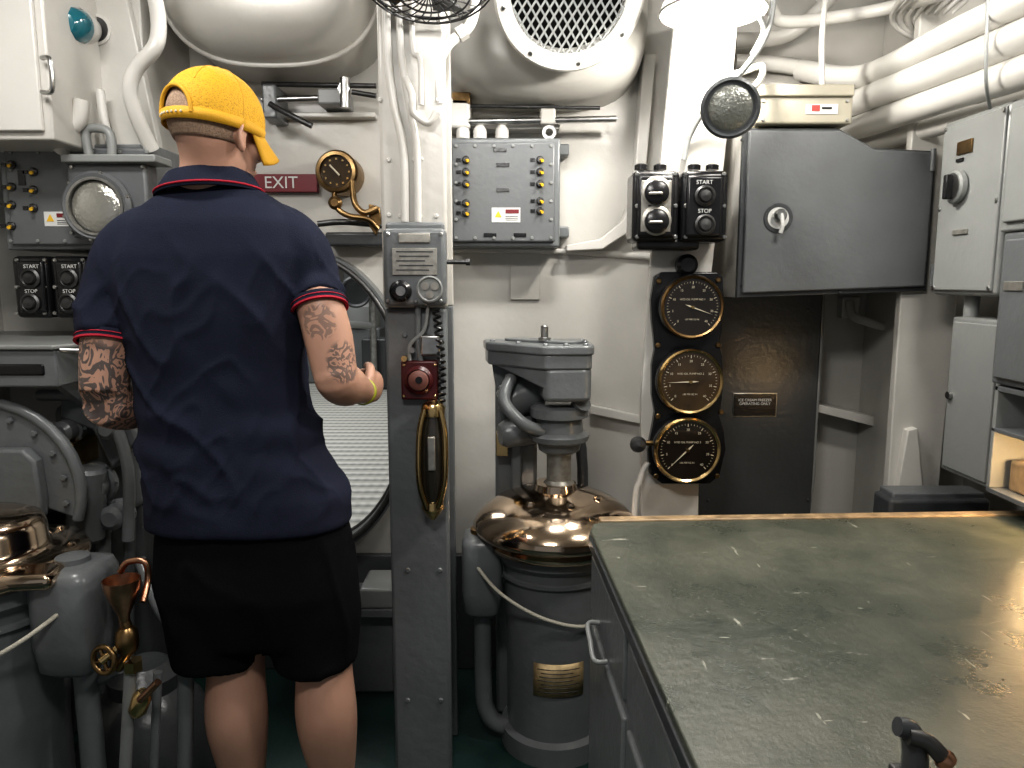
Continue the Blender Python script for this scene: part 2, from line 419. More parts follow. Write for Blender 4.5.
g = breaker("circuit_breaker_panel", (447, 138, 560, 247), 2.38, .17, cols)
warn(g, 506, 215, 2.38, .09, .045)
for i, (x, y) in enumerate(((503, 165), (503, 190), (490, 235), (520, 235), (500, 150))):
    p = W(x, y, 2.38); box("engraved_tag_%d" % i, p+V((-.02, -.003, -.006)), p+V((.02, 0, .006)), BLACK if i != 1 else STEELD, g, .001)
for i, x in enumerate((463, 480, 502)):
    lathe("cable_gland_%d" % i, [(.022, 0), (.022, .02), (.02, .03), (.012, .042), (.002, .046)], W(x, 139, 2.45), (0, 0, 1), WHITE2, g, seg=18)
for i, (x, y) in enumerate(((444, 150), (563, 150), (444, 232), (563, 232))):
    p = W(x, y, 2.5); box("mount_lug_%d" % i, p+V((-.02, -.01, -.018)), p+V((.02, .05, .018)), GREY, g, .005)

# =============================================================== LATCH MECHANISMS
g = G("hatch_dogging_gear", W(310, 100, 2.45))
tube("rod_upper", [W(262, 84, 2.44), W(376, 86, 2.44)], .008, STEELD, g, k=1)
tube("rod_lower", [W(262, 100, 2.44), W(350, 97, 2.44)], .01, STEEL, g, k=1)
pbox("guide_block", (317, 88, 345, 104), 2.42, .13, GREYL, g, .006)
pbox("guide_block_left", (262, 84, 276, 118), 2.42, .13, GREY, g, .006)
tube("lever", [W(270, 104, 2.42), W(290, 115, 2.40), W(312, 126, 2.40)], .009, STEELD, g)
tube("spindle", [W(345, 78, 2.42), W(345, 108, 2.42)], .016, STEEL, g, k=1)
tube("link_bar", [W(352, 92, 2.42), W(376, 96, 2.42)], .008, STEELD, g, k=1)
lathe("nut", [(.02, 0), (.02, .02)], W(345, 90, 2.43), (0, -1, 0), STEEL, g, seg=6)
pbox("backing_strip", (262, 112, 375, 117), 2.5, .05, WHITE2, g)
g = G("hatch_hold_back_gear", W(540, 120, 2.45))
tube("slide_rod", [W(446, 122, 2.44), W(616, 119, 2.44)], .010, STEEL, g, k=1)
tube("upper_bar", [W(470, 106, 2.45), W(600, 108, 2.45)], .006, STEELD, g, k=1)
pbox("end_block", (446, 97, 470, 128), 2.43, .12, WHITE2, g, .01)
pbox("carrier", (540, 108, 556, 124), 2.43, .12, WHITE2, g, .006)
lathe("eye", [(.012, 0), (.022, 0), (.022, .012), (.012, .012), (.012, 0)], W(549, 133, 2.42), (0, -1, 0), STEEL, g, seg=20, cap=False)
pbox("mount_plate", (452, 92, 470, 104), 2.43, .12, BRASSD, g, .003)
pbox("rail_plate", (455, 124, 560, 129), 2.47, .08, WHITE2, g)
g = G("brass_label_plate", W(330, 66, 2.5)); pbox("plate", (319, 61, 342, 72), 2.49, .06, BRASSD, g, .002)

g = G("exit_sign", W(285, 183, 2.5))
pbox("board", (254, 174, 317, 192), 2.52, .03, RED, g, .002)
text("lettering", "EXIT", W(281, 183, 2.518), .055, LABEL, g)
g = G("brass_depth_indicator", W(337, 172, 2.45))
c = W(337, 172, 2.44)
lathe("case", [(.066, -.11), (.066, 0), (.06, .012), (.052, .014), (.05, .004)], c, (0, -1, 0), BRASSD, g)
lathe("dial", [(.05, 0), (.05, .002)], c+V((0, -.003, 0)), (0, -1, 0), DIALB, g)
lathe("ring", [(.066, .0), (.068, .006), (.062, .016), (.052, .018), (.052, .012)], c, (0, -1, 0), BRASSD, g, cap=False)
tube("needle", [c+V((-.02, -.012, .02)), c+V((.01, -.012, -.012))], .003, CREAM, g, k=1)
mk("ticks", cat(*[gbox(c+V((.04*cos(a)-.003, -.008, .04*sin(a)-.003)), c+V((.04*cos(a)+.003, -.006, .04*sin(a)+.003))) for a in [i*pi/6 for i in range(12)]]), BRASS, g)
tube("lever_arm", [c+V((.05, -.01, -.03)), c+V((.06, -.03, -.1)), c+V((.09, -.03, -.13)), c+V((.13, -.02, -.115))], .010, BRASSD, g)
tube("lever_arm_b", [c+V((-.01, -.0, -.06)), c+V((.0, -.03, -.11)), c+V((.04, -.04, -.14)), c+V((.1, -.03, -.15)), c+V((.13, -.02, -.18))], .009, BRASSD, g)
lathe("lever_boss", [(.02, 0), (.022, .02), (.012, .03)], c+V((0, -.02, -.10)), (0, -1, 0), BRASSD, g)
mk("hook_plate", gextr([c+V((.10, -.01, -.10)), c+V((.135, -.01, -.11)), c+V((.14, -.01, -.16)), c+V((.12, -.01, -.2)), c+V((.10, -.01, -.17))], (0, .02, 0)), BRASSD, g, bevel=.003)
g = G("hatch_hinge_bar", W(358, 232, 2.45))
tube("bar", [W(318, 224, 2.44), W(345, 222, 2.44), W(388, 226, 2.44)], .010, STEELD, g)
pbox("bar_plate", (325, 232, 384, 246), 2.45, .1, GREYD, g, .008)

# =============================================================== CEILING DUCTS / VENT
def rring(cx, cz, hx, hz, y, n=40, e=3.5):
    out = []
    for i in range(n):
        a = 2*pi*i/n; c_, s_ = cos(a), sin(a)
        out.append(V((cx+hx*math.copysign(abs(c_)**(2/e), c_), y, cz+hz*math.copysign(abs(s_)**(2/e), s_))))
    return out
g = G("ventilation_duct", W(545, 40, 2.4))
c = W(543, 18, 2.4)
rings = []
for y, s in ((2.315, .60), (2.325, .82), (2.36, .94), (2.42, 1.0), (2.548, 1.02)):
    rings.append(rring(c.x, c.z+.06, .325*s, .27*s+.03, y))
mk("duct_body", gloft(rings), WHITE, g, smooth=60)
vax = V((.02, -.84, -.54)).normalized(); vc = W(569, -8, 2.14)
lathe("vent_collar", [(.185, -.26), (.185, 0), (.203, .006), (.205, .018), (.198, .024), (.166, .024), (.160, .012), (.160, -.05), (.185, -.05)], vc, vax, WHITE2, g, seg=64, cap=False)
lathe("vent_dark_back", [(.162, 0), (.162, .003)], vc-vax*.055, vax, VOID, g)
fr = Matrix.Translation(vc) @ frame(vax)
gs = []
for s in (-1, 1):
    for i in range(-7, 8):
        o = i*.0215; L = math.sqrt(max(.16**2-o*o, 0))
        ang = s*radians(58)
        dd = V((cos(ang), sin(ang), 0)); nn = V((-sin(ang), cos(ang), 0))
        p = nn*o; hw = .0026
        gs.append(([fr @ (p+dd*L*u+nn*hw*v+V((0, 0, w_+s*.002))) for u in (-1, 1) for v in (-1, 1) for w_ in (-.002, .002)],
                   [(0, 1, 3, 2), (4, 6, 7, 5), (0, 4, 5, 1), (2, 3, 7, 6), (0, 2, 6, 4), (1, 5, 7, 3)]))
mk("vent_diamond_grille", cat(*gs), GREYL, g)
bolts("vent_screws", [fr @ V((.183*cos(a), .183*sin(a), .022)) for a in [i*pi/4+.2 for i in range(8)]], vax, .007, STEEL, g)
g = G("ventilation_trunk", W(270, 20, 2.4))
c = W(272, -8, 2.35); rings = []
for y, s in ((2.17, .5), (2.19, .75), (2.24, .92), (2.32, 1.0), (2.548, 1.03)):
    rings.append(rring(c.x, c.z+.08, .33*s, .29*s, y, e=2.6))
mk("trunk_body", gloft(rings), WHITE, g, smooth=60)
tube("seam_band", [p for p in rring(c.x, c.z+.08, .33*1.0+.004, .29+.004, 2.33, 60, 2.6)], .008, WHITE2, g, closed=True, k=1)
g = G("caged_fan", W(428, -8, 1.8))
fc = W(428, -30, 1.8); fa = V((0, -.35, -1)).normalized(); fm = Matrix.Translation(fc) @ frame(fa)
gs = []
for rr_, hh in ((.16, 0), (.155, .02), (.13, .038), (.10, .05), (.07, .056), (.04, .06)):
    gs.append(gtube([fm @ V((rr_*cos(2*pi*i/40), rr_*sin(2*pi*i/40), hh)) for i in range(40)], .0025, 6, 1, True))
for i in range(28):
    a = 2*pi*i/28
    gs.append(gtube([fm @ V((r_*cos(a+tw), r_*sin(a+tw), h_)) for r_, h_, tw in ((.16, 0, 0), (.13, .038, .1), (.07, .056, .25), (.02, .062, .35))], .0017, 5, 3))
mk("wire_cage", cat(*gs), STEELD, g, smooth=60)
for i in range(4):
    a = i*pi/2
    mk("blade_%d" % i, ([fm @ V(p) for p in ((.02*cos(a), .02*sin(a), .02), (.12*cos(a), .12*sin(a), .01), (.12*cos(a+.7), .12*sin(a+.7), .035), (.02*cos(a+.9), .02*sin(a+.9), .03))], [(0, 1, 2, 3)]), GREYD, g, solid=.003)
lathe("motor", [(.05, -.12), (.055, -.02), (.05, .0), (.02, .03)], fc, fa, GREYD, g)
tube("fan_bracket", [fc-fa*.1, fc+V((0, .05, .1)), V((fc.x, 1.9, ZC))], .015, GREYD, g)

# =============================================================== SLANTED WHITE FRAME + GAUGES
g = G("slanted_hull_frame", W(690, 260, 2.2))
Yp = 2.16
poly = [W(679, -20, Yp), W(742, -20, Yp), W(728, 130, Yp), W(712, 270, Yp), W(700, 400, Yp), W(694, 768, Yp), W(640, 768, Yp), W(641, 400, Yp), W(650, 270, Yp), W(664, 130, Yp)]
for p in poly: p.z = max(p.z, 0)
mk("flange", gextr(poly, (0, .025, 0)), WHITE, g, bevel=.003)
mid = [(poly[0]+poly[1])/2, (poly[9]+poly[2])/2, (poly[8]+poly[3])/2, (poly[7]+poly[4])/2, (poly[6]+poly[5])/2]
web = [p+V((-.012, .02, 0)) for p in mid]+[p+V((.012, .02, 0)) for p in reversed(mid)]
mk("web", gextr(web, (0, .36, 0)), WHITE, g)

g = G("pressure_gauge_board", W(688, 375, 2.1))
Yb = 2.13
bp_ = [(655, 276), (662, 272), (718, 272), (723, 277), (724, 300), (722, 330), (719, 342), (722, 355), (724, 380), (721, 408), (719, 415), (724, 430), (726, 450), (720, 475), (710, 484), (662, 484), (650, 474), (648, 450), (653, 425), (655, 412), (652, 395), (652, 365), (655, 350), (654, 338), (652, 320), (651, 300)]
mk("board", gextr([W(x, y, Yb) for x, y in bp_], (0, .03, 0)), BLACK, g, bevel=.004)
def gauge(par, nm, c, r, ax, na, brass, dial):
    lathe(nm+"_case", [(r, -.05), (r, -.01), (r*1.02, 0), (r*1.02, .008), (r*.98, .016)], c, ax, BLACK, par, seg=56)
    lathe(nm+"_bezel", [(r*.985, .010), (r*.99, .018), (r*.94, .024), (r*.885, .020), (r*.87, .012)], c, ax, brass, par, seg=56, cap=False)
    lathe(nm+"_dial", [(r*.9, .014), (r*.9, .0165)], c, ax, dial, par, seg=56)
    gs = []
    u = V((1, 0, 0)); w = V((0, 0, 1)); n = V(ax); h0 = .0172
    for i in range(41):
        a = radians(225-270*i/40); L = .09 if i % 5 == 0 else .045
        d = u*cos(a)+w*sin(a); q = u*-sin(a)+w*cos(a); hw = r*(.010 if i % 5 == 0 else .005)
        p0 = c+n*h0+d*r*.80; p1 = c+n*h0+d*r*(.80-L)
        gs.append(([p0+q*hw, p0-q*hw, p1-q*hw, p1+q*hw], [(0, 1, 2, 3)]))
    mk(nm+"_ticks", cat(*gs), CREAM, par)
    for i in range(0, 9, 1):
        a = radians(225-270*i/8); d = u*cos(a)+w*sin(a)
        text(nm+"_num%d" % i, str(i*5), c+n*h0+d*r*.62, r*.10, CREAM, par, ext=0)
    text(nm+"_label", "HYD OIL PUMP NO %s" % nm[-1], c+n*h0+w*r*.24, r*.085, CREAM, par, ext=0)
    text(nm+"_unit", "LBS PER SQ IN", c+n*h0-w*r*.38, r*.070, CREAM, par, ext=0)
    a = na; d = u*cos(a)+w*sin(a); q = u*-sin(a)+w*cos(a); p = c+n*.019
    mk(nm+"_needle", ([p+d*r*.68, p+q*r*.025-d*r*.1, p-d*r*.25, p-q*r*.025-d*r*.1], [(0, 1, 2, 3)]), CREAM, par, solid=.0015)
    lathe(nm+"_hub", [(r*.06, 0), (r*.05, .006)], p, ax, BRASS, par, seg=16)
gauge(g, "gauge_1", W(691, 307, 2.10), .090, (0, -1, 0), radians(-20), BRASSD, DIAL)
gauge(g, "gauge_2", W(689, 381, 2.10), .095, (0, -1, 0), radians(182), BRASS, DIALB)
gauge(g, "gauge_3", W(686, 449, 2.10), .097, (0, -1, 0), radians(225), BRASS, DIAL)
bolts("board_bolts", [W(x, y, Yb) for x, y in ((659, 281), (718, 280), (658, 345), (718, 345), (658, 416), (721, 412), (656, 476), (717, 476))], (0, -1, 0), .008, BRASSD, g)
lathe("top_boss", [(.03, 0), (.03, .03), (.02, .04)], W(685, 265, 2.14), (0, -1, 0), BLACK, g, seg=20)
lathe("side_knob", [(.02, 0), (.024, .02), (.018, .04), (.0, .045)], W(637, 443, 2.10), (0, -1, 0), STEELD, g, seg=18)
tube("side_stem", [W(637, 443, 2.11), W(655, 443, 2.12)], .008, BRASSD, g, k=1)
g = G("gauge_supply_pipe", W(636, 470, 2.13)); tube("pipe", [W(648, 462, 2.13), W(640, 480, 2.13), W(634, 520, 2.13), V((.36, 2.13, 0))], .009, WHITE2, g)

def starter(name, r, Yf, depth, ndiv=2, oval=True, lab=("START", "STOP")):
    px0, py0, px1, py1 = r
    g = G(name, W((px0+px1)/2, (py0+py1)/2, Yf))
    w = (px1-px0)/ndiv
    for k in range(ndiv):
        a0, a1 = px0+k*w+1, px0+(k+1)*w-1
        pbox("case_%d" % k, (a0, py0, a1, py1), Yf, depth, BLACK, g, .014)
        pbox("face_%d" % k, (a0+5, py0+5, a1-5, py1-5), Yf-.012, .02, BLACK, g, .008)
        cx = (a0+a1)/2; h = py1-py0
        if oval and k == 0:
            pbox("engraved_plate", (cx-15, py0+h*.14, cx+15, py1-h*.14), Yf-.015, .004, PLATE, g, .006)
            for yy in (py0+h*.30, py0+h*.70):
                lathe("plate_%.0f" % yy, [(.040, 0), (.040, .004), (.036, .006)], W(cx, yy, Yf-.012), (0, -1, 0), PLATE, g)
                lathe("knob_%.0f" % yy, [(.032, 0), (.032, .012), (.026, .016)], W(cx, yy+1, Yf-.018), (0, -1, 0), BLACK, g)
                pbox("grip_%.0f" % yy, (cx-7, yy, cx+7, yy+3), Yf-.045, .02, PLATE, g, .003)
            for i in range(3): pbox("engraving_%d" % i, (cx-9+i, py0+h*(.45+i*.04), cx+9-i, py0+h*(.465+i*.04)), Yf-.0165, .002, BLACK, g, 0)
        else:
            for yy, s in ((py0+h*.36, lab[0]), (py0+h*.76, lab[1])):
                lathe("button_%d_%.0f" % (k, yy), [(.026, 0), (.028, .006), (.022, .010), (.018, .006), (.014, .014), (.0, .016)], W(cx, yy, Yf-.012), (0, -1, 0), STEELD, g)
                text("text_%d_%.0f" % (k, yy), s, W(cx, yy-h*.19, Yf-.0135), .015, LABEL, g)
        bolts("screws_%d" % k, [W(x, y, Yf) for x in (a0+4, a1-4) for y in (py0+4, (py0+py1)/2, py1-5)], (0, -1, 0), .006, STEEL, g)
    return g
g = starter("motor_starter_box", (632, 170, 729, 242), 2.03, .12)
pbox("base_foot", (637, 238, 700, 250), 2.05, .1, BLACK, g, .01)
for i, x in enumerate((641, 660, 694, 712)):
    lathe("top_lug_%d" % i, [(.018, 0), (.018, .012), (.01, .016)], W(x, 170, 2.07), (0, 0, 1), BLACK, g, seg=18)

# =============================================================== GREY LOCKER (right)
g = G("steel_wall_locker", W(840, 215, 2.2))
Yf = 2.12
poly = [W(745, 128, Yf), W(838, 128, Yf), W(874, 148, Yf), W(937, 151, Yf), W(927, 291, Yf), W(735, 298, Yf)]
poly[5].x = poly[0].x = (poly[0].x+poly[5].x)/2; poly[3].x = poly[4].x = (poly[3].x+poly[4].x)/2
mk("carcass", gextr([p+V((0, .012, 0)) for p in poly], (0, YW-Yf-.012, 0)), WHITE2, g, bevel=.004)
cc = sum(poly, V((0, 0, 0)))/6
mk("door_frame", gextr(poly, (0, .018, 0)), GREYD, g, bevel=.003)
mk("door_panel", gextr([cc+(p-cc)*.955+V((0, -.012, 0)) for p in poly], (0, .02, 0)), GREYB, g, bevel=.005)
h = W(778, 218, Yf-.012)
lathe("lock_recess_ring", [(.030, 0), (.040, 0), (.040, .004), (.030, .004), (.030, 0)], h, (0, -1, 0), GREYD, g, cap=False)
lathe("lock_recess", [(.031, -.001), (.031, .002)], h, (0, -1, 0), LABEL, g)
lathe("lock_knob", [(.016, 0), (.018, .02), (.012, .03)], h+V((.0, 0, .006)), (0, -1, 0), STEEL, g, seg=20)
tube("lock_handle", [h+V((.0, -.025, .01)), h+V((.003, -.03, -.02)), h+V((.0, -.025, -.042))], .006, LABEL, g)
for i, y in enumerate((160, 275)):
    p = W(925, y, Yf-.012); tube("hinge_%d" % i, [p+V((.022, 0, -.03)), p+V((.022, 0, .03))], .007, GREYB, g, k=1)
bolts("rivets", [W(x, y, Yf-.001) for x, y in ((742, 140), (742, 285), (920, 285), (930, 170), (840, 292))], (0, -1, 0), .005, GREYD, g)
g = G("dark_steel_panel", W(757, 400, 2.4))
pbox("panel", (694, 290, 816, 560), 2.38, .165, GREYD, g, .006)
pbox("nameplate", (734, 394, 776, 416), 2.375, .008, BLACK, g, .001)
text("nameplate_text", "ICE CREAM FREEZER\nOPERATING ONLY", W(755, 402, 2.374), .012, LABEL, g)
pbox("nameplate_edge", (733, 393, 777, 417), 2.378, .004, STEEL, g, .001)
bolts("rivets", [W(x, y, 2.38) for x, y in ((700, 310), (808, 310), (808, 500), (708, 500))], (0, -1, 0), .005, GREYD, g)
g = G("coat_hook", W(870, 315, 2.5))
tube("hook", [W(850, 303, 2.5), W(853, 316, 2.46), W(868, 322, 2.42), W(884, 326, 2.42), W(890, 318, 2.42)], .014, WHITE2, g)
pbox("hook_plate", (842, 297, 860, 318), 2.51, .04, WHITE2, g)
g = G("wall_cable", W(815, 420, 2.45)); tube("cable", [W(822, 290, 2.4), W(820, 350, 2.4), W(815, 420, 2.4), W(812, 480, 2.4), W(806, 520, 2.4)], .009, GREYL, g)
mk("trim_5", gextr([W(816, 404, 2.44), W(888, 420, 2.44), W(888, 430, 2.44), W(816, 412, 2.44)], (0, .11, 0)), WHITE2, bevel=.003)
g = G("hull_column", W(918, 400, 2.15))
poly = [W(893, 290, 2.14), W(952, 290, 2.14), W(948, 508, 2.14), W(884, 508, 2.14)]
poly = [V((poly[3].x+.01, 2.14, 0)), V((poly[1].x, 2.14, 0)), V((poly[1].x+.03, 2.14, ZC)), V((poly[0].x+.02, 2.14, ZC))]
mk("flange", gextr(poly, (0, .03, 0)), WHITE, g, bevel=.004)
box("web", (poly[0].x+.09, 2.16, 0), (poly[0].x+.115, YW, ZC), WHITE, g)
gp = [W(897, 494, 2.115), W(924, 494, 2.115), W(918, 428, 2.115), W(908, 430, 2.115)]
mk("gusset", gextr(gp, (0, .03, 0)), WHITE, g, bevel=.004)
g = G("equipment_plinth", W(930, 500, 2.0)); pbox("plinth", (889, 500, 990, 540), 2.0, .1, GREYD, g, .01)
pbox("plinth_top", (893, 493, 985, 502), 2.02, .08, GREYB, g, .005)
x0, x1, z0, z1 = R2(889, 500, 990, 540, 2.0); box("plinth_leg", (x0+.02, 2.02, 0), (x1-.02, 2.09, z0), GREYD, g)

g = G("junction_box", W(805, 105, 2.1))
pbox("box", (757, 88, 853, 124), 2.10, .16, BEIGE, g, .006)
pbox("lid", (755, 84, 855, 96), 2.09, .17, BEIGE, g, .004)
pbox("label", (806, 104, 838, 114), 2.098, .004, LABEL, g, 0)
pbox("label_red", (812, 105, 820, 111), 2.0965, .004, M("label_red", (.4, .05, .04), .5), g, 0)
pbox("label_black", (822, 107, 832, 109), 2.0965, .004, BLACK, g, 0)
bolts("screws", [W(x, y, 2.1) for x, y in ((763, 120), (847, 120), (763, 101), (847, 101))], (0, -1, 0), .005, STEEL, g)
tube("box_conduit", [W(822, 88, 2.15), W(822, 40, 2.15), W(826, -15, 2.15)], .008, WHITE2, g)
x0, x1, z0, z1 = R2(757, 84, 853, 128, 2.12); box("shelf_bracket", (x0, 2.2, z0-.02), (x1, YW, z0+.003), GREYD, g)
g = G("flood_lamp", W(731, 108, 1.95))
fc = W(730, 108, 1.93); fa = V((-.15, -.95, -.26)).normalized()
lathe("housing", [(.02, -.12), (.045, -.105), (.062, -.06), (.070, -.01), (.073, 0), (.073, .010), (.066, .014), (.06, .006)], fc, fa, GREYD, g)
lathe("rim_ring", [(.060, .006), (.066, .013), (.070, .006)], fc, fa, PLATE, g, cap=False)
lathe("lens", [(.061, 0), (.05, .010), (.03, .015), (.0, .018)], fc, fa, GLASSD, g)
tube("lamp_arm", [fc-fa*.08, W(757, 84, 2.05), W(762, 66, 2.1), W(742, 72, 2.14), W(712, 78, 2.16)], .009, WHITE2, g)
g = G("pendant_work_lamp", W(713, 5, 1.95))
lc = W(713, 12, 1.95)
lathe("shade", [(.13, 0), (.125, .02), (.06, .05), (.03, .07), (.03, .12)], lc, (0, 0, 1), WHITE2, g, cap=False)
lathe("shade_rim", [(.13, -.004), (.135, 0), (.13, .006)], lc, (0, 0, 1), WHITE2, g, cap=False)
lathe("bulb", [(.02, .05), (.038, .035), (.04, .015), (.02, -.002), (0, -.004)], lc, (0, 0, 1), LAMPON, g)
tube("stem", [lc+V((0, 0, .1)), V((lc.x, lc.y, ZC))], .012, WHITE2, g, k=1)
g = G("ceiling_conduit_loop", W(760, 40, 2.0))
tube("loop", [W(775, -15, 2.0), W(768, 30, 2.0), W(745, 68, 2.0), W(712, 100, 2.08), W(690, 135, 2.13), W(684, 160, 2.14)], .008, GREYL, g)
tube("loop_b", [W(757, -12, 1.95), W(757, 10, 1.97), W(764, 30, 2.0), W(752, 55, 2.02)], .007, GREYL, g)

g = G("overhead_pipe_bank", W(930, 70, 2.0))
def PP(n, pts, r, m=WHITE2): tube(n, pts, r, m, g, seg=20)
PP("pipe_1", [W(1075, -22, 1.5), W(960, 30, 1.85), W(862, 76, 2.3), W(800, 70, 2.5)], .032)
PP("pipe_2", [W(1075, 16, 1.5), W(960, 62, 1.88), W(858, 102, 2.35), W(848, 106, 2.5)], .038)
PP("pipe_3", [W(1075, 54, 1.5), W(960, 93, 1.9), W(862, 126, 2.35), W(850, 130, 2.5)], .036)
PP("pipe_4", [W(1075, 88, 1.6), W(960, 120, 2.0), W(868, 146, 2.4), W(855, 148, 2.5)], .026)
PP("pipe_5", [W(765, -10, 2.3), W(772, 10, 2.3), W(790, 22, 2.3), W(880, 10, 2.2), W(960, -12, 2.0)], .018)
PP("pipe_7", [W(735, 40, 2.45), W(790, 34, 2.45), W(840, -12, 2.4)], .022)
PP("pipe_8", [W(735, 62, 2.5), W(790, 66, 2.5), W(860, 84, 2.5)], .024)
PP("pipe_9", [W(738, 84, 2.5), W(860, 96, 2.5)], .018)
for i in range(8):
    o = i*8
    pts = [W(915+o*1.2, -14, 2.0+i*.02), W(893+o, 12+o*.10, 2.15), W(900+o, 30+o*.08, 2.2), W(935+o, 42-o*.05, 2.2), W(985+o, 34-o*.1, 2.1)]
    tube("cable_%d" % i, pts, .0075, WHITE2, g, seg=10)
tube("hanger", [W(990, 108, 1.75), W(986, 80, 1.70), W(987, 25, 1.70), W(990, -50, 1.75)], .004, GREYL, g)

# =============================================================== RIGHT SIDE CABINETS (faces toward -X)
def sidebox(px0, px1, pyT, pyB, X, depth):
    a = WX(px0, (pyT+pyB)/2, X); b = WX(px1, (pyT+pyB)/2, X)
    top = WX((px0+px1)/2, pyT, X).z; bot = WX((px0+px1)/2, pyB, X).z
    return (X, b.y, bot), (X+depth, a.y, top)
g = G("wall_switch_box", WX(970, 200, 1.12))
a, b = sidebox(938, 1004, 114, 296, 1.12, .2)
box("case", a, b, GREYL, g, .012)
box("lid_edge", (a[0]-.006, a[1]+.012, a[2]+.012), (a[0]+.004, b[1]-.012, b[2]-.012), GREYL, g, .004)
box("rear_mount", (b[0]-.01, a[1]+.05, a[2]+.05), (XR, b[1]-.05, b[2]-.05), GREYL, g)
k = WX(958, 187, 1.11)
lathe("rotary_base", [(.040, 0), (.040, .012), (.036, .016)], k, (-1, 0, 0), GREYL, g)
lathe("rotary_plate", [(.034, .016), (.034, .018)], k, (-1, 0, 0), STEEL, g)
box("rotary_grip", k+V((-.035, -.008, -.03)), k+V((-.015, .008, .03)), BLACK, g, .004)
n = WX(965, 147, 1.112); box("nameplate", n+V((-.003, -.03, -.016)), n+V((.002, .03, .016)), BRASSD, g, .001)
n = WX(960, 232, 1.112); box("small_tag", n+V((-.003, -.03, -.006)), n+V((.002, .03, .006)), PLATE, g, .001)
n = WX(960, 160, 1.112); box("small_tag_b", n+V((-.003, -.014, -.004)), n+V((.002, .014, .004)), BLACK, g, .001)
bolts("screws", [V((a[0]-.004, y, z)) for y in (a[1]+.02, b[1]-.02) for z in (a[2]+.02, (a[2]+b[2])/2, b[2]-.02)], (-1, 0, 0), .006, STEEL, g)
tube("conduit_down", [V((1.17, b[1]-.1, a[2]+.02)), V((1.17, b[1]-.1, a[2]-.1))], .018, GREYL, g, k=1)
g = G("fuse_box", WX(970, 400, 1.14))
a, b = sidebox(946, 997, 318, 482, 1.14, .16)
box("case", a, b, GREYL, g, .006); box("door", (a[0]-.006, a[1]+.01, a[2]+.012), (a[0]+.004, b[1]-.012, b[2]-.012), GREYL, g, .003)
box("rear_mount", (b[0]-.01, a[1]+.03, a[2]+.05), (XR, b[1]-.03, b[2]-.05), GREYL, g)
lathe("latch", [(.01, 0), (.01, .01)], V((a[0]-.006, b[1]-.03, (a[2]+b[2])/2)), (-1, 0, 0), STEEL, g, seg=14)
g = G("storage_cabinet", WX(1015, 300, 1.10))
def sb(n, px0, T, B, mat, X=1.10, y0=1.0, dep=.45):
    a = WX(px0, (T+B)/2, X); t = WX(px0, T, X).z; bo = WX(px0, B, X).z
    return box(n, (X, y0, bo), (X+dep, a.y, t), mat, g, .006), a.y, t, bo
_, y1, t1, b1 = sb("upper_carcass", 1005, 104, 232, GREYL)
_, y2, t2, b2 = sb("mid_carcass", 997, 234, 384, GREYB)
box("mid_door", (1.09, 1.0, b2+.015), (1.105, y2-.02, t2-.015), GREYB, g, .004)
n = WX(1014, 286, 1.09); box("label_plate", n+V((-.004, -.03, -.01)), n+V((0, .03, .01)), PLATE, g, .001)
box("upper_door", (1.09, 1.0, b1+.02), (1.105, y1-.02, t1-.02), GREYL, g, .004)
ya = WX(990, 440, 1.10).y; zt_ = b2-.004; zb_ = WX(990, 488, 1.10).z
lz = WX(990, 428, 1.1).z
box("shelf_top", (1.10, 1.0, zt_-.012), (XR, ya, zt_), GREYB, g, .002)
box("shelf_mid", (1.10, 1.0, lz-.006), (XR-.05, ya, lz+.004), GREYB, g, .002)
box("shelf_bottom", (1.10, 1.0, zb_-.012), (XR, ya, zb_), GREYB, g, .002)
box("shelf_end", (1.10, ya-.012, zb_), (XR, ya, zt_), GREYL, g, .002)
box("shelf_back", (XR-.06, 1.0, zb_), (XR-.045, ya, zt_), GREYD, g, 0)
box("back_mount", (1.5, 1.0, b2), (XR, y2, t1), GREYB, g, 0)
box("stored_wooden_box", (1.13, ya-.17, zb_), (1.3, ya-.03, zb_+.07), WOOD, g, .006)
lathe("added_glow_base", [(.03, 0), (.045, -.012), (.045, -.03)], (1.14, 1.47, lz-.004), (0, 0, 1), BRASSD, g, cap=False)  # added brass base that carries the glow globe under the shelf
mk("added_glow_globe", gell((1.13, 1.47, lz-.04), (.036, .036, .026)), M("added_warm_glow", (1, .66, .32), .5, emit=110), g, smooth=60)  # glowing globe added to throw a warm glare onto the desk top

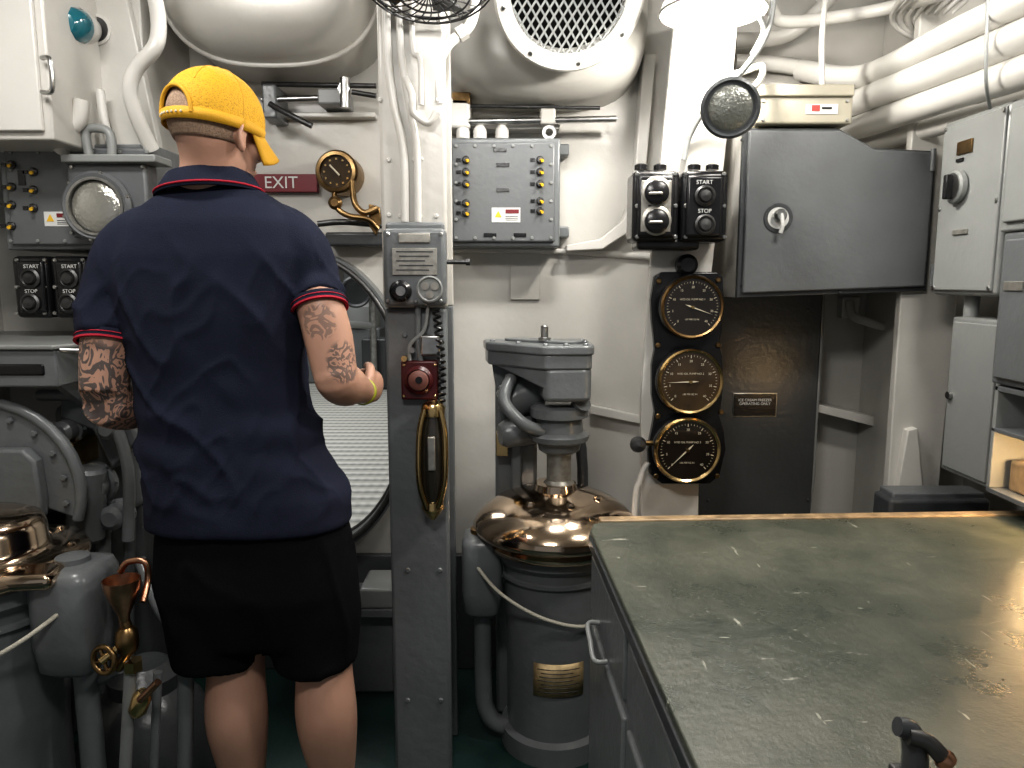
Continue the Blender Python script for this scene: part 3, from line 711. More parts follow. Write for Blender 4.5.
# =============================================================== DESK / CHART TABLE
ZD = .87
dm = M("worn_green_linoleum", (.035, .05, .042), .30)
nt = dm.node_tree; b_ = nt.nodes["Principled BSDF"]; tc = nt.nodes.new("ShaderNodeTexCoord")
def N(t, **k):
    n = nt.nodes.new(t)
    for a_, v_ in k.items(): n.inputs[a_].default_value = v_
    return n
L = nt.links.new
n1 = N("ShaderNodeTexNoise", Scale=3.2, Detail=10.0, Roughness=.72)
r1 = nt.nodes.new("ShaderNodeValToRGB"); r1.color_ramp.elements[0].color = (.036, .045, .036, 1); r1.color_ramp.elements[1].color = (.13, .130, .10, 1)
r1.color_ramp.elements[0].position = .34; r1.color_ramp.elements[1].position = .78
L(tc.outputs["Object"], n1.inputs["Vector"]); L(n1.outputs["Fac"], r1.inputs["Fac"])
prev = r1.outputs["Color"]
for (sc, rot, thr) in (((6, 30, 6), .7, .69), ((34, 5, 6), .25, .70), ((16, 13, 6), 2.0, .735), ((40, 40, 6), 1.0, .745)):
    mp = nt.nodes.new("ShaderNodeMapping"); mp.inputs["Scale"].default_value = sc; mp.inputs["Rotation"].default_value = (0, 0, rot)
    n2 = N("ShaderNodeTexNoise", Scale=1.7, Detail=4.0, Roughness=.6)
    r2 = nt.nodes.new("ShaderNodeValToRGB"); r2.color_ramp.elements[0].position = thr; r2.color_ramp.elements[1].position = thr+.02
    mx = nt.nodes.new("ShaderNodeMix"); mx.data_type = 'RGBA'; mx.inputs[7].default_value = (.38, .38, .32, 1)
    L(tc.outputs["Object"], mp.inputs["Vector"]); L(mp.outputs["Vector"], n2.inputs["Vector"]); L(n2.outputs["Fac"], r2.inputs["Fac"])
    L(r2.outputs["Color"], mx.inputs[0]); L(prev, mx.inputs[6]); prev = mx.outputs[2]
L(prev, b_.inputs["Base Color"])
r3 = nt.nodes.new("ShaderNodeMapRange"); r3.inputs[1].default_value = .3; r3.inputs[2].default_value = .7; r3.inputs[3].default_value = .22; r3.inputs[4].default_value = .40
L(n1.outputs["Fac"], r3.inputs[0]); L(r3.outputs[0], b_.inputs["Roughness"])
n4 = N("ShaderNodeTexNoise", Scale=30.0, Detail=8.0, Roughness=.7); bpn = nt.nodes.new("ShaderNodeBump"); bpn.inputs["Strength"].default_value = .6; bpn.inputs["Distance"].default_value = .004
L(tc.outputs["Object"], n4.inputs["Vector"]); L(n4.outputs["Fac"], bpn.inputs["Height"]); L(bpn.outputs["Normal"], b_.inputs["Normal"])
DX0, DX1, DY0, DY1 = .165, 1.42, .20, 1.58
gd = g = G("chart_desk", (DX0, DY1, 0))
top = [V((DX0, DY0, ZD-.03)), V((DX1, DY0, ZD-.03)), V((DX1, DY1, ZD-.03)), V((DX0+.04, DY1, ZD-.03)), V((DX0+.012, DY1-.015, ZD-.03)), V((DX0, DY1-.06, ZD-.03))]
mk("desk_top", gextr(top, (0, 0, .03)), dm, g, bevel=.003)
edge = [V((DX0-.004, DY0, ZD-.034)), V((DX1, DY0, ZD-.034)), V((DX1, DY1+.004, ZD-.034)), V((DX0+.038, DY1+.004, ZD-.034)), V((DX0+.008, DY1-.012, ZD-.034)), V((DX0-.004, DY1-.06, ZD-.034))]
mk("desk_edge_band", gextr(edge, (0, 0, .022)), GREYD, g, bevel=.002)
mk("desk_rear_trim", gextr([V((DX0+.03, DY1-.005, ZD-.03)), V((DX1, DY1-.005, ZD-.03)), V((DX1, DY1+.025, ZD-.03)), V((DX0+.03, DY1+.025, ZD-.03))], (0, 0, .034)), WOOD, g, bevel=.003)
box("desk_body", (DX0+.012, DY0+.02, .08), (DX1-.01, DY1-.01, ZD-.033), GREY, g, .01)
box("desk_plinth", (DX0+.05, DY0+.06, 0), (DX1-.04, DY1-.05, .085), GREYD, g, .004)
for i, (y0, y1) in enumerate(((.28, .72), (.75, 1.14), (1.17, 1.53))):
    box("side_panel_%d" % i, (DX0+.004, y0, .15), (DX0+.02, y1, .66), GREY, g, .006)
    box("apron_panel_%d" % i, (DX0+.004, y0, .69), (DX0+.02, y1, ZD-.055), GREY, g, .005)
hp = V((DX0+.004, 1.36, .70))
tube("side_handle", [hp+V((.0, .05, .016)), hp+V((-.024, .045, .016)), hp+V((-.026, .0, -.0)), hp+V((-.024, -.04, -.016)), hp+V((.0, -.045, -.016))], .005, GREYL, g)
gd.rotation_euler = (0, 0, radians(2.6))
g = G("drawer_pull_clamp", WZ(912, 780, ZD))
q = WZ(912, 776, ZD)
box("clamp_foot", q+V((-.022, -.03, 0)), q+V((.022, .01, .010)), STEELD, g, .003)
tube("clamp_stem", [q+V((.0, -.004, .0)), q+V((.0, -.002, .03)), q+V((-.006, .0, .052)), q+V((-.02, .0, .058))], [.014, .013, .012, .010], GREYD, g, seg=16)
tube("clamp_rod", [q+V((-.012, -.008, .052)), q+V((.006, -.012, .048)), q+V((.020, -.016, .034))], .009, STEELD, g, seg=16)
lathe("clamp_tip", [(.010, 0), (.0115, .004), (.010, .010)], q+V((.020, -.016, .034)), (.6, -.3, -.6), COPPER, g, seg=18)

# =============================================================== HYDRAULIC PUMPS
def pump(cx, cy, s, side, full=True, zo=0.0, cs=1.0):
    g = G("hydraulic_pump", (cx, cy, 0))
    o = V((cx, cy, 0)); oz = V((cx, cy, zo))
    zr = .675
    lathe("casing", [(.16*s, 0), (.16*s, .06), (.142*s, .07), (.142*s, .25+zo), (.146*s, .32+zo), (.152*s, .50+zo), (.16*s, .58+zo), (.18*s, .60+zo), (.18*s, .63+zo), (.17*s, .64+zo)], o, (0, 0, 1), GREY, g, seg=56)
    lathe("flange_ring", [(.15*s, .0), (.166*s, .004), (.166*s, .014), (.15*s, .018)], oz+V((0, 0, .54)), (0, 0, 1), GREY, g, seg=56)
    if not full:
        lathe("bronze_hub", [(.19*s, .0), (.205*s, .006), (.207*s, .016), (.202*s, .028), (.16*s, .038), (.138*s, .046), (.132*s, .060), (.130*s, .09), (.122*s, .108), (.10*s, .120), (.06*s, .127), (.0, .129)], oz+V((0, 0, .64)), (0, 0, 1), BRONZE, g, seg=72, smooth=70)
        bolts("hub_bolts", [oz+V((.175*s*cos(a), .175*s*sin(a), .672)) for a in [i*pi/4+.3 for i in range(8)]], (0, 0, 1), .009, BRONZE, g, seg=20, h=.008)
    else:
        lathe("bronze_dome", [(.19*s, -.05), (.205*s, -.045), (.21*s, -.03), (.20*s, -.022), (.225*s, -.012), (.240*s, .0), (.243*s, .012), (.236*s, .028), (.215*s, .052), (.18*s, .078), (.135*s, .098), (.09*s, .110), (.065*s, .116), (.06*s, .135), (.0, .135)], oz+V((0, 0, zr)), (0, 0, 1), BRONZE, g, seg=72, smooth=60)
        for k_ in range(3):
            a = -2.2+k_*.9
            bolts("dome_lug_%d" % k_, [oz+V((.13*s*cos(a), .13*s*sin(a), zr+.094))], (0, 0, 1), .012, BRONZE, g, seg=6, h=.014)
        lathe("shaft", [(.042, 0), (.045, .01), (.036, .02), (.036, .10), (.05, .11)], oz+V((.01, 0, zr+.125)), (0, 0, 1), PLATE, g)
        lathe("neck", [(.045, 0), (.06, .01), (.064, .03), (.085, .04), (.088, .055), (.07, .065), (.066, .10), (.085, .11), (.085, .135), (.07, .145)], oz+V((.01, 0, zr+.225)), (0, 0, 1), GREY, g)
    sx = side
    bx = cx+sx*(.20*s+.015*cs)
    rings = []
    for z, k in ((.42, .6), (.44, .9), (.5, 1.0), (.64, 1.0), (.66, .9), (.668, .6)):
        k *= cs
        rings.append([V((bx+.060*k*math.copysign(abs(cos(a))**.5, cos(a)), cy-.03+.07*k*math.copysign(abs(sin(a))**.5, sin(a)), z+zo)) for a in [2*pi*i/28 for i in range(28)]])
    mk("side_chamber", gloft(rings), GREY, g, smooth=50)
    tube("chamber_link", [V((bx, cy, .55+zo)), V((cx, cy, .55+zo))], .05, GREY, g, k=1, seg=20)
    lathe("chamber_cap", [(.035, 0), (.035, .015), (.02, .02)], V((bx, cy-.03, .665+zo)), (0, 0, 1), BRASSD if full else GREY, g, seg=20)
    tube("drain_pipe", [V((bx, cy-.02, .44+zo)), V((bx, cy-.02, .2)), V((bx-.01*sx, cy-.02, .10)), V((bx-.06*sx, cy-.02, .05)), V((cx, cy-.02, .04))], .026, GREY, g, seg=16)
    tube("rope_lanyard", [V((bx+.03*sx, cy-.07*cs, .60+zo)), V((bx-.05*sx, cy-.16, .54+zo)), V((cx+.05*sx, cy-.17*s, .47+zo)), V((cx-.07*sx, cy-.155*s, .435+zo)), V((cx-.14*sx*s, cy-.09, .44+zo))], .005, ROPE, g, seg=8)
    return g
PCX, PCY = .128, 2.12
g = pump(PCX, PCY, 1.0, -1)
def curved_plate(n, ang0, ang1, z0, z1, r, mat, g, cx, cy):
    vs, fs = [], []
    for i in range(9):
        a = ang0+(ang1-ang0)*i/8
        for z in (z0, z1): vs.append(V((cx+r*cos(a), cy+r*sin(a), z)))
    for i in range(8): fs.append((2*i, 2*i+2, 2*i+3, 2*i+1))
    return mk(n, (vs, fs), mat, g, smooth=40, solid=.003)
NP = M("engraved_brass_plate", (.44, .33, .18), .45, .5, var=.3, vscale=40)
curved_plate("nameplate", radians(243), radians(302), .215, .315, .1455, NP, g, PCX, PCY)
for i in range(7): curved_plate("nameplate_line_%d" % i, radians(248+(i % 3)*2), radians(297-(i % 2)*8), .228+i*.0115, .2305+i*.0115, .1458, STEELD, g, PCX, PCY)
def hull2(circs, n=24):
    pts = []
    for cx, cy, r in circs: pts += [(cx+r*cos(a), cy+r*sin(a)) for a in [2*pi*i/n for i in range(n)]]
    pts = sorted(pts)
    def half(ps):
        h = []
        for p in ps:
            while len(h) > 1 and (h[-1][0]-h[-2][0])*(p[1]-h[-2][1])-(h[-1][1]-h[-2][1])*(p[0]-h[-2][0]) <= 0: h.pop()
            h.append(p)
        return h
    lo = half(pts); up = half(pts[::-1]); return lo[:-1]+up[:-1]
def hcast(n, circs, z0, z1, mat, g, bevel=.006):
    mk(n, gextr([V((x, y, z0)) for x, y in hull2(circs)], (0, 0, z1-z0)), mat, g, bevel=bevel)
hd = [(PCX+.07, 2.04, .03), (PCX-.03, 2.03, .025), (PCX+.07, 2.24, .03), (PCX-.19, 2.24, .025), (PCX-.19, 2.16, .015)]
hl = [(PCX+.065, 2.045, .028), (PCX-.02, 2.035, .022), (PCX+.065, 2.14, .03), (PCX-.02, 2.14, .03)]
hcast("head_cover", hd, 1.195, 1.222, GREY, g)
hcast("head_flange", [(x, y, r-.006) for x, y, r in hd], 1.155, 1.198, GREY, g)
hcast("head_block", hl, 1.065, 1.16, GREY, g, .012)
hcast("head_raised_pad", [(PCX+.03, 2.12, .05), (PCX-.12, 2.20, .03)], 1.222, 1.229, GREY, g, .002)
bolts("cover_bolts", [V((x, y, 1.221)) for x, y in ((PCX+.075, 2.035), (PCX+.02, 2.025), (PCX-.035, 2.028), (PCX-.11, 2.10), (PCX-.185, 2.17), (PCX+.08, 2.12), (PCX+.08, 2.2))], (0, 0, 1), .008, GREY, g, seg=6)
lathe("top_stud", [(.018, 0), (.018, .008), (.011, .01), (.011, .04), (.007, .044)], V((PCX-.035, 2.12, 1.228)), (0, 0, 1), STEEL, g, seg=20)
mk("front_wedge", gextr([V((PCX-.19, 2.16, 1.16)), V((PCX-.035, 2.02, 1.16)), V((PCX-.035, 2.02, 1.10))], (.0, .03, 0)), GREY, g, bevel=.004)
tube("oil_pipe", [V((PCX-.13, 2.13, 1.12)), V((PCX-.15, 2.08, 1.06)), V((PCX-.10, 2.06, 1.0)), V((PCX-.04, 2.08, .97))], .018, GREY, g)
lathe("side_motor", [(.05, 0), (.055, .02), (.055, .10), (.04, .12)], V((PCX-.05, 2.19, 1.08)), (-1, -.15, -.45), GREY, g)
lathe("side_motor_lower", [(.035, 0), (.042, .02), (.042, .10), (.03, .12)], V((PCX-.05, 2.17, .96)), (-1, -.3, -.1), GREY, g)
bolts("motor_bolts", [V((PCX-.16, 2.12, 1.03+.03*i)) for i in range(3)], (0, -1, 0), .009, GREY, g, seg=6)
tube("bracket_web", [V((PCX+.07, 2.06, 1.06)), V((PCX+.055, 2.08, 1.04))], [.03, .02], GREY, g, k=1)
box("support_column", (PCX-.18, 2.24, 0), (PCX-.05, 2.32, 1.16), GREY, g, .012)
box("support_rib", (PCX-.13, 2.19, .3), (PCX-.10, 2.25, 1.0), GREY, g, .006)
mk("support_gusset", gextr([V((PCX-.19, 2.2, 1.16)), V((PCX-.03, 2.2, 1.16)), V((PCX-.08, 2.2, .9)), V((PCX-.15, 2.2, .9))], (0, .1, 0)), GREY, g, bevel=.006)
p = W(502, 445, 2.185); box("brass_tag", p+V((-.018, 0, -.035)), p+V((.018, .07, .035)), BRASS, g, .002)
tube("return_pipe", [V((PCX+.10, 2.33, 0)), V((PCX+.10, 2.33, .8)), V((PCX+.05, 2.33, .95)), V((PCX+.0, 2.25, 1.0))], .018, GREYD, g)
pl = pump(-1.215, 1.60, 1.12, 1, full=False, zo=.115, cs=1.2)
obox("bronze_lug", (-1.02, 1.50, .775), (.11, .09, .035), (0, 0, .15), BRONZE, pl, .014)

# =============================================================== LEFT SIDE
cols = [(12, 165), (12, 187), (12, 205), (34, 172), (34, 190), (34, 208), (12, 226)]
g = breaker("circuit_breaker_panel", (2, 144, 156, 250), 2.12, .42, cols)
warn(g, 58, 219, 2.12, .075, .04)
p = W(22, 178, 2.12); box("engraved_tag", p+V((-.010, -.003, -.02)), p+V((.010, 0, .02)), BLACK, g, .001)
g = G("signal_lamp", W(100, 205, 2.05))
pbox("housing", (68, 162, 148, 238), 2.06, .07, GREYB, g, .01)
pbox("hood", (60, 154, 155, 162), 2.03, .1, GREYL, g, .004)
lc = W(99, 207, 2.055)
lathe("bezel", [(.092, 0), (.094, .012), (.086, .022), (.076, .018), (.074, .006)], lc, (0, -1, 0), GREYB, g, cap=False)
lathe("bezel_inner", [(.076, .012), (.077, .024), (.070, .024), (.070, .012)], lc, (0, -1, 0), STEEL, g, cap=False)
lathe("lens", [(.072, .006), (.06, .016), (.03, .022), (0, .024)], lc, (0, -1, 0), GLASS, g)
bolts("bezel_screws", [lc+V((.09*cos(a), -.016, .09*sin(a))) for a in [i*pi/3+.3 for i in range(6)]], (0, -1, 0), .005, STEEL, g)
bolts("housing_screws", [W(x, y, 2.06) for x, y in ((72, 167), (143, 167), (72, 233), (143, 233))], (0, -1, 0), .006, STEEL, g)
tube("carry_handle", [W(90, 160, 2.08), W(86, 133, 2.08), W(96, 128, 2.08), W(110, 134, 2.08), W(112, 160, 2.08)], .012, GREYL, g)
g = starter("motor_starter_box", (12, 256, 88, 318), 2.12, .425, oval=False, lab=("START", "STOP"))
g = G("hull_frame_web", W(110, 80, 2.2))
poly = [W(66, -20, 2.2), W(122, -20, 2.2), W(140, 60, 2.2), W(160, 152, 2.2), W(118, 152, 2.2), W(96, 80, 2.2)]
mk("web_plate", gextr(poly, (0, .03, 0)), WHITE, g, bevel=.004)
lathe("lightening_hole", [(.034, 0), (.042, 0), (.042, .006), (.034, .006), (.034, 0)], W(97, 30, 2.2), (0, -1, 0), WHITE2, g, cap=False)
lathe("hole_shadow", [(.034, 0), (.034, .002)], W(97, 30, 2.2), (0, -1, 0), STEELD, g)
box("web_backing", (W(75, 50, 2.2).x, 2.23, W(100, 150, 2.2).z), (W(120, 50, 2.2).x+.05, YW, ZC), WHITE, g)
g = G("indicator_light", W(73, 25, 2.1))
lathe("teal_lens", [(.0, .045), (.025, .04), (.042, .022), (.046, 0), (.046, -.02)], W(73, 25, 2.10), (0, -1, -.15), LENSB, g)
lathe("base", [(.05, 0), (.05, -.03), (.03, -.1)], W(73, 25, 2.12), (0, -1, -.15), WHITE2, g, cap=False)
g = G("white_standpipe", W(140, 80, 2.0))
tube("pipe", [W(150, -20, 2.1), W(158, 15, 2.1), W(156, 45, 2.08), W(137, 68, 2.08), W(130, 90, 2.08), W(138, 120, 2.1), W(152, 150, 2.14)], .020, WHITE2, g, seg=18)
tube("pipe_b", [W(100, 90, 2.15), W(104, 120, 2.15), W(112, 150, 2.15)], .012, WHITE2, g)
g = G("white_wall_locker", W(20, 70, 1.9))
x0, x1, z0, z1 = R2(-60, -30, 47, 140, 1.95)
box("carcass", (XL, 1.95, z0), (x1, YW, ZC), WHITE, g, .006)
box("door", (XL, 1.935, z0+.02), (x1-.02, 1.95, ZC-.02), WHITE2, g, .004)
tube("hasp", [W(42, 58, 1.93), W(50, 60, 1.91), W(52, 90, 1.91), W(42, 92, 1.93)], .006, STEEL, g)
tube("pipe_elbow", [W(82, 100, 2.06), W(78, 122, 2.06), W(64, 132, 2.06), W(62, 150, 2.1)], .02, WHITE2, g)
g = G("grey_wall_shelf", W(35, 365, 1.9))
x0, x1, z0, z1 = R2(-60, 350, 78, 388, 1.85)
top = [V((XL, 1.85, z1)), V((x1-.06, 1.85, z1)), V((x1, 1.98, z1)), V((x1, 2.2, z1)), V((XL, 2.2, z1))]
mk("shelf_top", gextr(top, (0, 0, .012)), GREYL, g, bevel=.004)
box("shelf_box", (XL, 1.86, z0), (x1-.06, 2.2, z1), GREY, g, .006)
box("slot", (x1-.26, 1.855, z0+.03), (x1-.09, 1.87, z0+.06), BLACK, g, .006)
tube("handle_rod", [W(60, 350, 1.86), W(100, 351, 1.9), W(118, 350, 1.95)], .007, STEEL, g)
mk("shelf_bracket", gextr([V((x1-.1, 1.9, z0)), V((x1-.1, 2.2, z0)), V((x1-.1, 2.2, z0-.2))], (.02, 0, 0)), GREY, g)
box("rear_mount", (XL, 2.19, z0), (x1-.1, YW, z1), GREY, g, 0)
g = G("hydraulic_manifold", W(60, 470, 2.0))
def arcpoly(cx, cy, r, a0, a1, Y, n=14):
    c = W(cx, cy, Y)
    return [c+V((r*cos(radians(a0+(a1-a0)*i/n)), 0, r*sin(radians(a0+(a1-a0)*i/n)))) for i in range(n+1)]
c = W(-8, 490, 1.9)
mk("quadrant_plate", gextr([c]+arcpoly(-8, 490, .235, -20, 130, 1.9), (0, .035, 0)), GREY, g, bevel=.006)
tube("quadrant_rim", arcpoly(-8, 490, .235, -20, 130, 1.9), .014, GREY, g, k=1)
mk("cover_plate", gextr([W(-10, 450, 1.86), W(22, 450, 1.86), W(34, 462, 1.86), W(40, 500, 1.86), W(40, 520, 1.86), W(-10, 520, 1.86)], (0, .04, 0)), GREY, g, bevel=.008)
bolts("quadrant_bolts", [p+V((0, -.004, 0)) for p in arcpoly(-8, 490, .20, -10, 110, 1.9, 6)], (0, -1, 0), .009, GREY, g, seg=6)
x0, x1, z0, z1 = R2(60, 405, 138, 640, 2.1)
box("valve_block", (x0, 2.1, z1-.32), (x1, 2.4, z1), GREY, g, .03)
box("valve_block_base", (x0-.25, 2.15, 0), (x1-.02, 2.45, z1-.30), GREYD, g, .02)
mk("angled_bracket", gextr([W(60, 395, 2.02), W(120, 400, 2.02), W(138, 440, 2.02), W(112, 470, 2.02), W(92, 430, 2.02), W(60, 418, 2.02)], (0, .06, 0)), GREY, g, bevel=.008)
for i, (x, y, r_) in enumerate(((74, 428, .03), (118, 425, .03), (98, 482, .05), (122, 512, .035))):
    lathe("valve_cap_%d" % i, [(r_*1.2, 0), (r_*1.2, .02), (r_, .025), (r_, .06), (r_*.6, .07)], W(x, y, 2.05), (0, -1, 0), GREY, g)
    bolts("cap_bolts_%d" % i, [W(x, y, 2.03)+V((r_*1.05*cos(t), 0, r_*1.05*sin(t))) for t in [j*pi/3 for j in range(6)]], (0, -1, 0), .006, GREY, g, seg=6)
lathe("cylinder", [(.04, 0), (.05, .01), (.05, .20), (.04, .21)], W(86, 540, 2.0), (.1, 0, 1), GREY, g)
tube("manifold_pipe_a", [W(40, 395, 2.05), W(85, 398, 2.0), W(112, 420, 2.0), W(128, 470, 2.0), W(128, 540, 2.0)], .016, GREY, g, seg=16)
tube("manifold_pipe_c", [W(60, 388, 2.0), W(95, 384, 2.05), W(140, 392, 2.1)], .014, GREYL, g, seg=16)
p = W(70, 455, 1.99); box("brass_tag", p+V((-.016, -.01, -.035)), p+V((.016, .12, .035)), BRASS, g, .004)
box("left_support", (-1.72, 1.9, 0), (-1.35, 2.2, W(20, 520, 2.0).z), GREYD, g, .02)
for i, x in enumerate((70, 104, 130)):
    a = W(x, 520, 2.06); b = W(x-2, 768, 2.0); b.z = 0
    tube("riser_%d" % i, [a, a.lerp(b, .4)+V((.004, -.01, 0)), b], .016+.004*(i % 2), GREY if i % 2 else GREYD, g, seg=14)
g = G("brass_drain_valve", W(118, 640, 1.6))
Yv = 1.50
fc = W(122, 588, Yv)
lathe("funnel", [(.036, .05), (.038, .05), (.036, .03), (.023, -.005), (.012, -.03), (.010, -.06), (.008, -.06), (.010, -.03), (.021, -.003), (.033, .032), (.036, .05)], fc+V((0, 0, -.03)), (0, 0, 1), COPPER, g, cap=False)
tube("copper_elbow", [W(123, 618, Yv), W(128, 630, Yv), W(128, 650, Yv), W(118, 668, Yv)], .011, BRASSD, g)
tube("copper_hook", [W(120, 572, Yv+.03), W(128, 562, Yv+.03), W(145, 562, Yv+.03), W(148, 580, Yv+.03), W(143, 602, Yv)], .007, COPPER, g)
wc = W(104, 660, Yv-.02)
wm = V((-.3, -1, .1)).normalized(); fr = Matrix.Translation(wc) @ frame(wm)
mk("handwheel_rim", gtube([fr @ V((.028*cos(t), .028*sin(t), 0)) for t in [2*pi*i/32 for i in range(32)]], .006, 10, 1, True), BRASSD, g, smooth=60)
mk("handwheel_spokes", cat(*[gtube([fr @ V((0, 0, 0)), fr @ V((.028*cos(t), .028*sin(t), 0))], .004, 8, 1) for t in [i*pi/2+.4 for i in range(4)]]), BRASSD, g, smooth=60)
tube("valve_stem", [wc+wm*.008, W(128, 640, Yv)], .009, BRASS, g, k=1)
lathe("valve_body", [(.014, -.03), (.022, -.02), (.024, 0), (.022, .02), (.014, .03)], W(127, 640, Yv), (0, 0, 1), BRASSD, g)
lathe("valve_body_b", [(.012, -.03), (.02, -.018), (.02, .018), (.012, .03)], W(140, 703, Yv), (.4, 0, 1), BRASS, g)
tube("valve_lever", [W(140, 700, Yv-.02), W(158, 682, Yv-.03)], .008, COPPER, g, k=1)
lathe("valve_nut", [(.02, -.012), (.02, .012)], W(133, 665, Yv), (0, 0, 1), BRASS, g, seg=6)
for i, (x, x2, r_) in enumerate(((131, 118, .013), (158, 150, .010), (186, 186, .018))):
    a = W(x, 672 if i else 660, Yv+.05*i); b = W(x2, 900, Yv+.05*i); b.z = 0
    tube("drain_line_%d" % i, [a, a.lerp(b, .3), b], r_, GREYL if i == 0 else GREY, g, seg=14)
tube("cross_line", [W(120, 668, Yv), W(100, 680, Yv+.1), W(80, 690, Yv+.2)], .012, GREY, g)
tube("curl_line", [W(186, 675, Yv+.1), W(184, 640, Yv+.25), W(160, 610, Yv+.4), W(140, 560, Yv+.5)], .016, GREY, g, seg=14)
g = G("sump_tank", (-1.08, 1.98, 0))
lathe("sump", [(.20, 0), (.20, .05), (.15, .18), (.10, .24), (.05, .26)], (-1.06, 2.0, 0), (0, 0, 1), GREYD, g)
lathe("sump_cover", [(.10, 0), (.10, .06), (.06, .09)], (-1.06, 2.0, .22), (0, 0, 1), GREYD, g)

# =============================================================== MAN
man = G("man", (-.58, 1.66, 0))
YM = 1.62
skin = M("skin", (.52, .30, .22), .48, bump=.05, bscale=120)
nt = skin.node_tree; b_ = nt.nodes["Principled BSDF"]
b_.inputs["Subsurface Weight"].default_value = .06; b_.inputs["Subsurface Radius"].default_value = (.02, .008, .004)
tc = nt.nodes.new("ShaderNodeTexCoord")
n1 = nt.nodes.new("ShaderNodeTexNoise"); n1.inputs["Scale"].default_value = 9; n1.inputs["Detail"].default_value = 5
r1 = nt.nodes.new("ShaderNodeValToRGB"); r1.color_ramp.elements[0].color = (.43, .235, .165, 1); r1.color_ramp.elements[1].color = (.56, .345, .255, 1)
nt.links.new(tc.outputs["Object"], n1.inputs["Vector"]); nt.links.new(n1.outputs["Fac"], r1.inputs["Fac"])
n2 = nt.nodes.new("ShaderNodeTexNoise"); n2.inputs["Scale"].default_value = 13; n2.inputs["Detail"].default_value = 2.0; n2.inputs["Distortion"].default_value = 2.6
wv = nt.nodes.new("ShaderNodeMath"); wv.operation = 'MULTIPLY'; wv.inputs[1].default_value = 38
sn = nt.nodes.new("ShaderNodeMath"); sn.operation = 'SINE'
r2 = nt.nodes.new("ShaderNodeValToRGB"); r2.color_ramp.elements[0].position = .36; r2.color_ramp.elements[1].position = .52
nt.links.new(tc.outputs["Object"], n2.inputs["Vector"]); nt.links.new(n2.outputs["Fac"], wv.inputs[0]); nt.links.new(wv.outputs[0], sn.inputs[0])
mr = nt.nodes.new("ShaderNodeMapRange"); mr.inputs[1].default_value = -1; mr.inputs[2].default_value = 1
nt.links.new(sn.outputs[0], mr.inputs[0]); nt.links.new(mr.outputs[0], r2.inputs["Fac"])
def smask(cs):
    prev = None
    for c, rad, st in cs:
        d = nt.nodes.new("ShaderNodeVectorMath"); d.operation = 'DISTANCE'; d.inputs[1].default_value = c
        nt.links.new(tc.outputs["Object"], d.inputs[0])
        q = nt.nodes.new("ShaderNodeMapRange"); q.inputs[1].default_value = rad; q.inputs[2].default_value = rad*.85; q.inputs[3].default_value = 0; q.inputs[4].default_value = st
        nt.links.new(d.outputs["Value"], q.inputs[0])
        if prev is None: prev = q.outputs[0]
        else:
            m_ = nt.nodes.new("ShaderNodeMath"); m_.operation = 'MAXIMUM'; nt.links.new(prev, m_.inputs[0]); nt.links.new(q.outputs[0], m_.inputs[1]); prev = m_.outputs[0]
    return prev
mask = smask([(W(100, 390, 1.62), .14, .85), (W(150, 420, 1.8), .16, .85), (W(350, 362, 1.56), .055, .7), (W(318, 322, 1.56), .042, .5)])
ml = nt.nodes.new("ShaderNodeMath"); ml.operation = 'MULTIPLY'
nt.links.new(mask, ml.inputs[0]); nt.links.new(r2.outputs["Color"], ml.inputs[1])
mx = nt.nodes.new("ShaderNodeMix"); mx.data_type = 'RGBA'; mx.inputs[7].default_value = (.055, .06, .065, 1)
nt.links.new(ml.outputs[0], mx.inputs[0]); nt.links.new(r1.outputs["Color"], mx.inputs[6]); nt.links.new(mx.outputs[2], b_.inputs["Base Color"])

hc = W(217, 131, 1.64)
HM = Matrix.Translation(hc) @ Matrix.Rotation(radians(-30), 4, 'Z') @ Matrix.Rotation(radians(-7), 4, 'X')
def H(x, y, z): return HM @ V((x, y, z))
parts = [gell((0, -.01, .02), (.077, .097, .093), HM), gell((0, .03, -.045), (.060, .062, .075), HM), gell((0, .066, -.098), (.032, .028, .024), HM),
         gell((0, .078, .012), (.052, .02, .014), HM), gell((0, .090, -.068), (.024, .012, .010), HM),
         gtube([H(0, .086, .004), H(0, .102, -.018), H(0, .108, -.038)], [.009, .012, .016], 12, 3),
         gell((.045, .06, -.03), (.022, .022, .02), HM), gell((-.045, .06, -.03), (.022, .022, .02), HM)]
for s in (-1, 1):
    em = HM @ Matrix.Translation((s*.078, .0, -.026)) @ Matrix.Rotation(s*radians(22), 4, 'Z') @ Matrix.Rotation(radians(10), 4, 'X')
    parts.append(gell((0, 0, 0), (.008, .016, .028), em))
    parts.append(gtube([em @ V((s*.006, .016*cos(a), .004+.027*sin(a))) for a in [radians(d) for d in (20, 60, 100, 140, 180, 220, 260)]], .005, 8, 2))
nb = W(208, 205, 1.655)
parts.append(gtube([H(0, -.02, -.01), hc.lerp(nb, .45), nb, nb+V((0, 0, -.06))], [.068, .066, .070, .085], 24, 4))
def ering(px0, px1, py, hy, yc, n=36, e=2.5):
    a = W(px0, py, YM); b = W(px1, py, YM); cx = (a.x+b.x)/2; hx = (b.x-a.x)/2
    return [V((cx+hx*math.copysign(abs(cos(t))**(2/e), cos(t)), yc+hy*math.copysign(abs(sin(t))**(2/e), sin(t)), a.z)) for t in [2*pi*i/n for i in range(n)]]
parts.append(gloft([ering(176, 242, 194, .05, 1.66), ering(155, 268, 222, .065, 1.66), ering(145, 278, 262, .085, 1.66), ering(140, 280, 330, .095, 1.66), ering(150, 288, 420, .095, 1.66), ering(160, 320, 500, .10, 1.66), ering(170, 330, 560, .10, 1.66)]))
def PL(pts, Y=1.655): return [W(x, y, Y) for x, y in pts]
cuL = W(107, 338, 1.62); cuR = W(319, 304, 1.62)
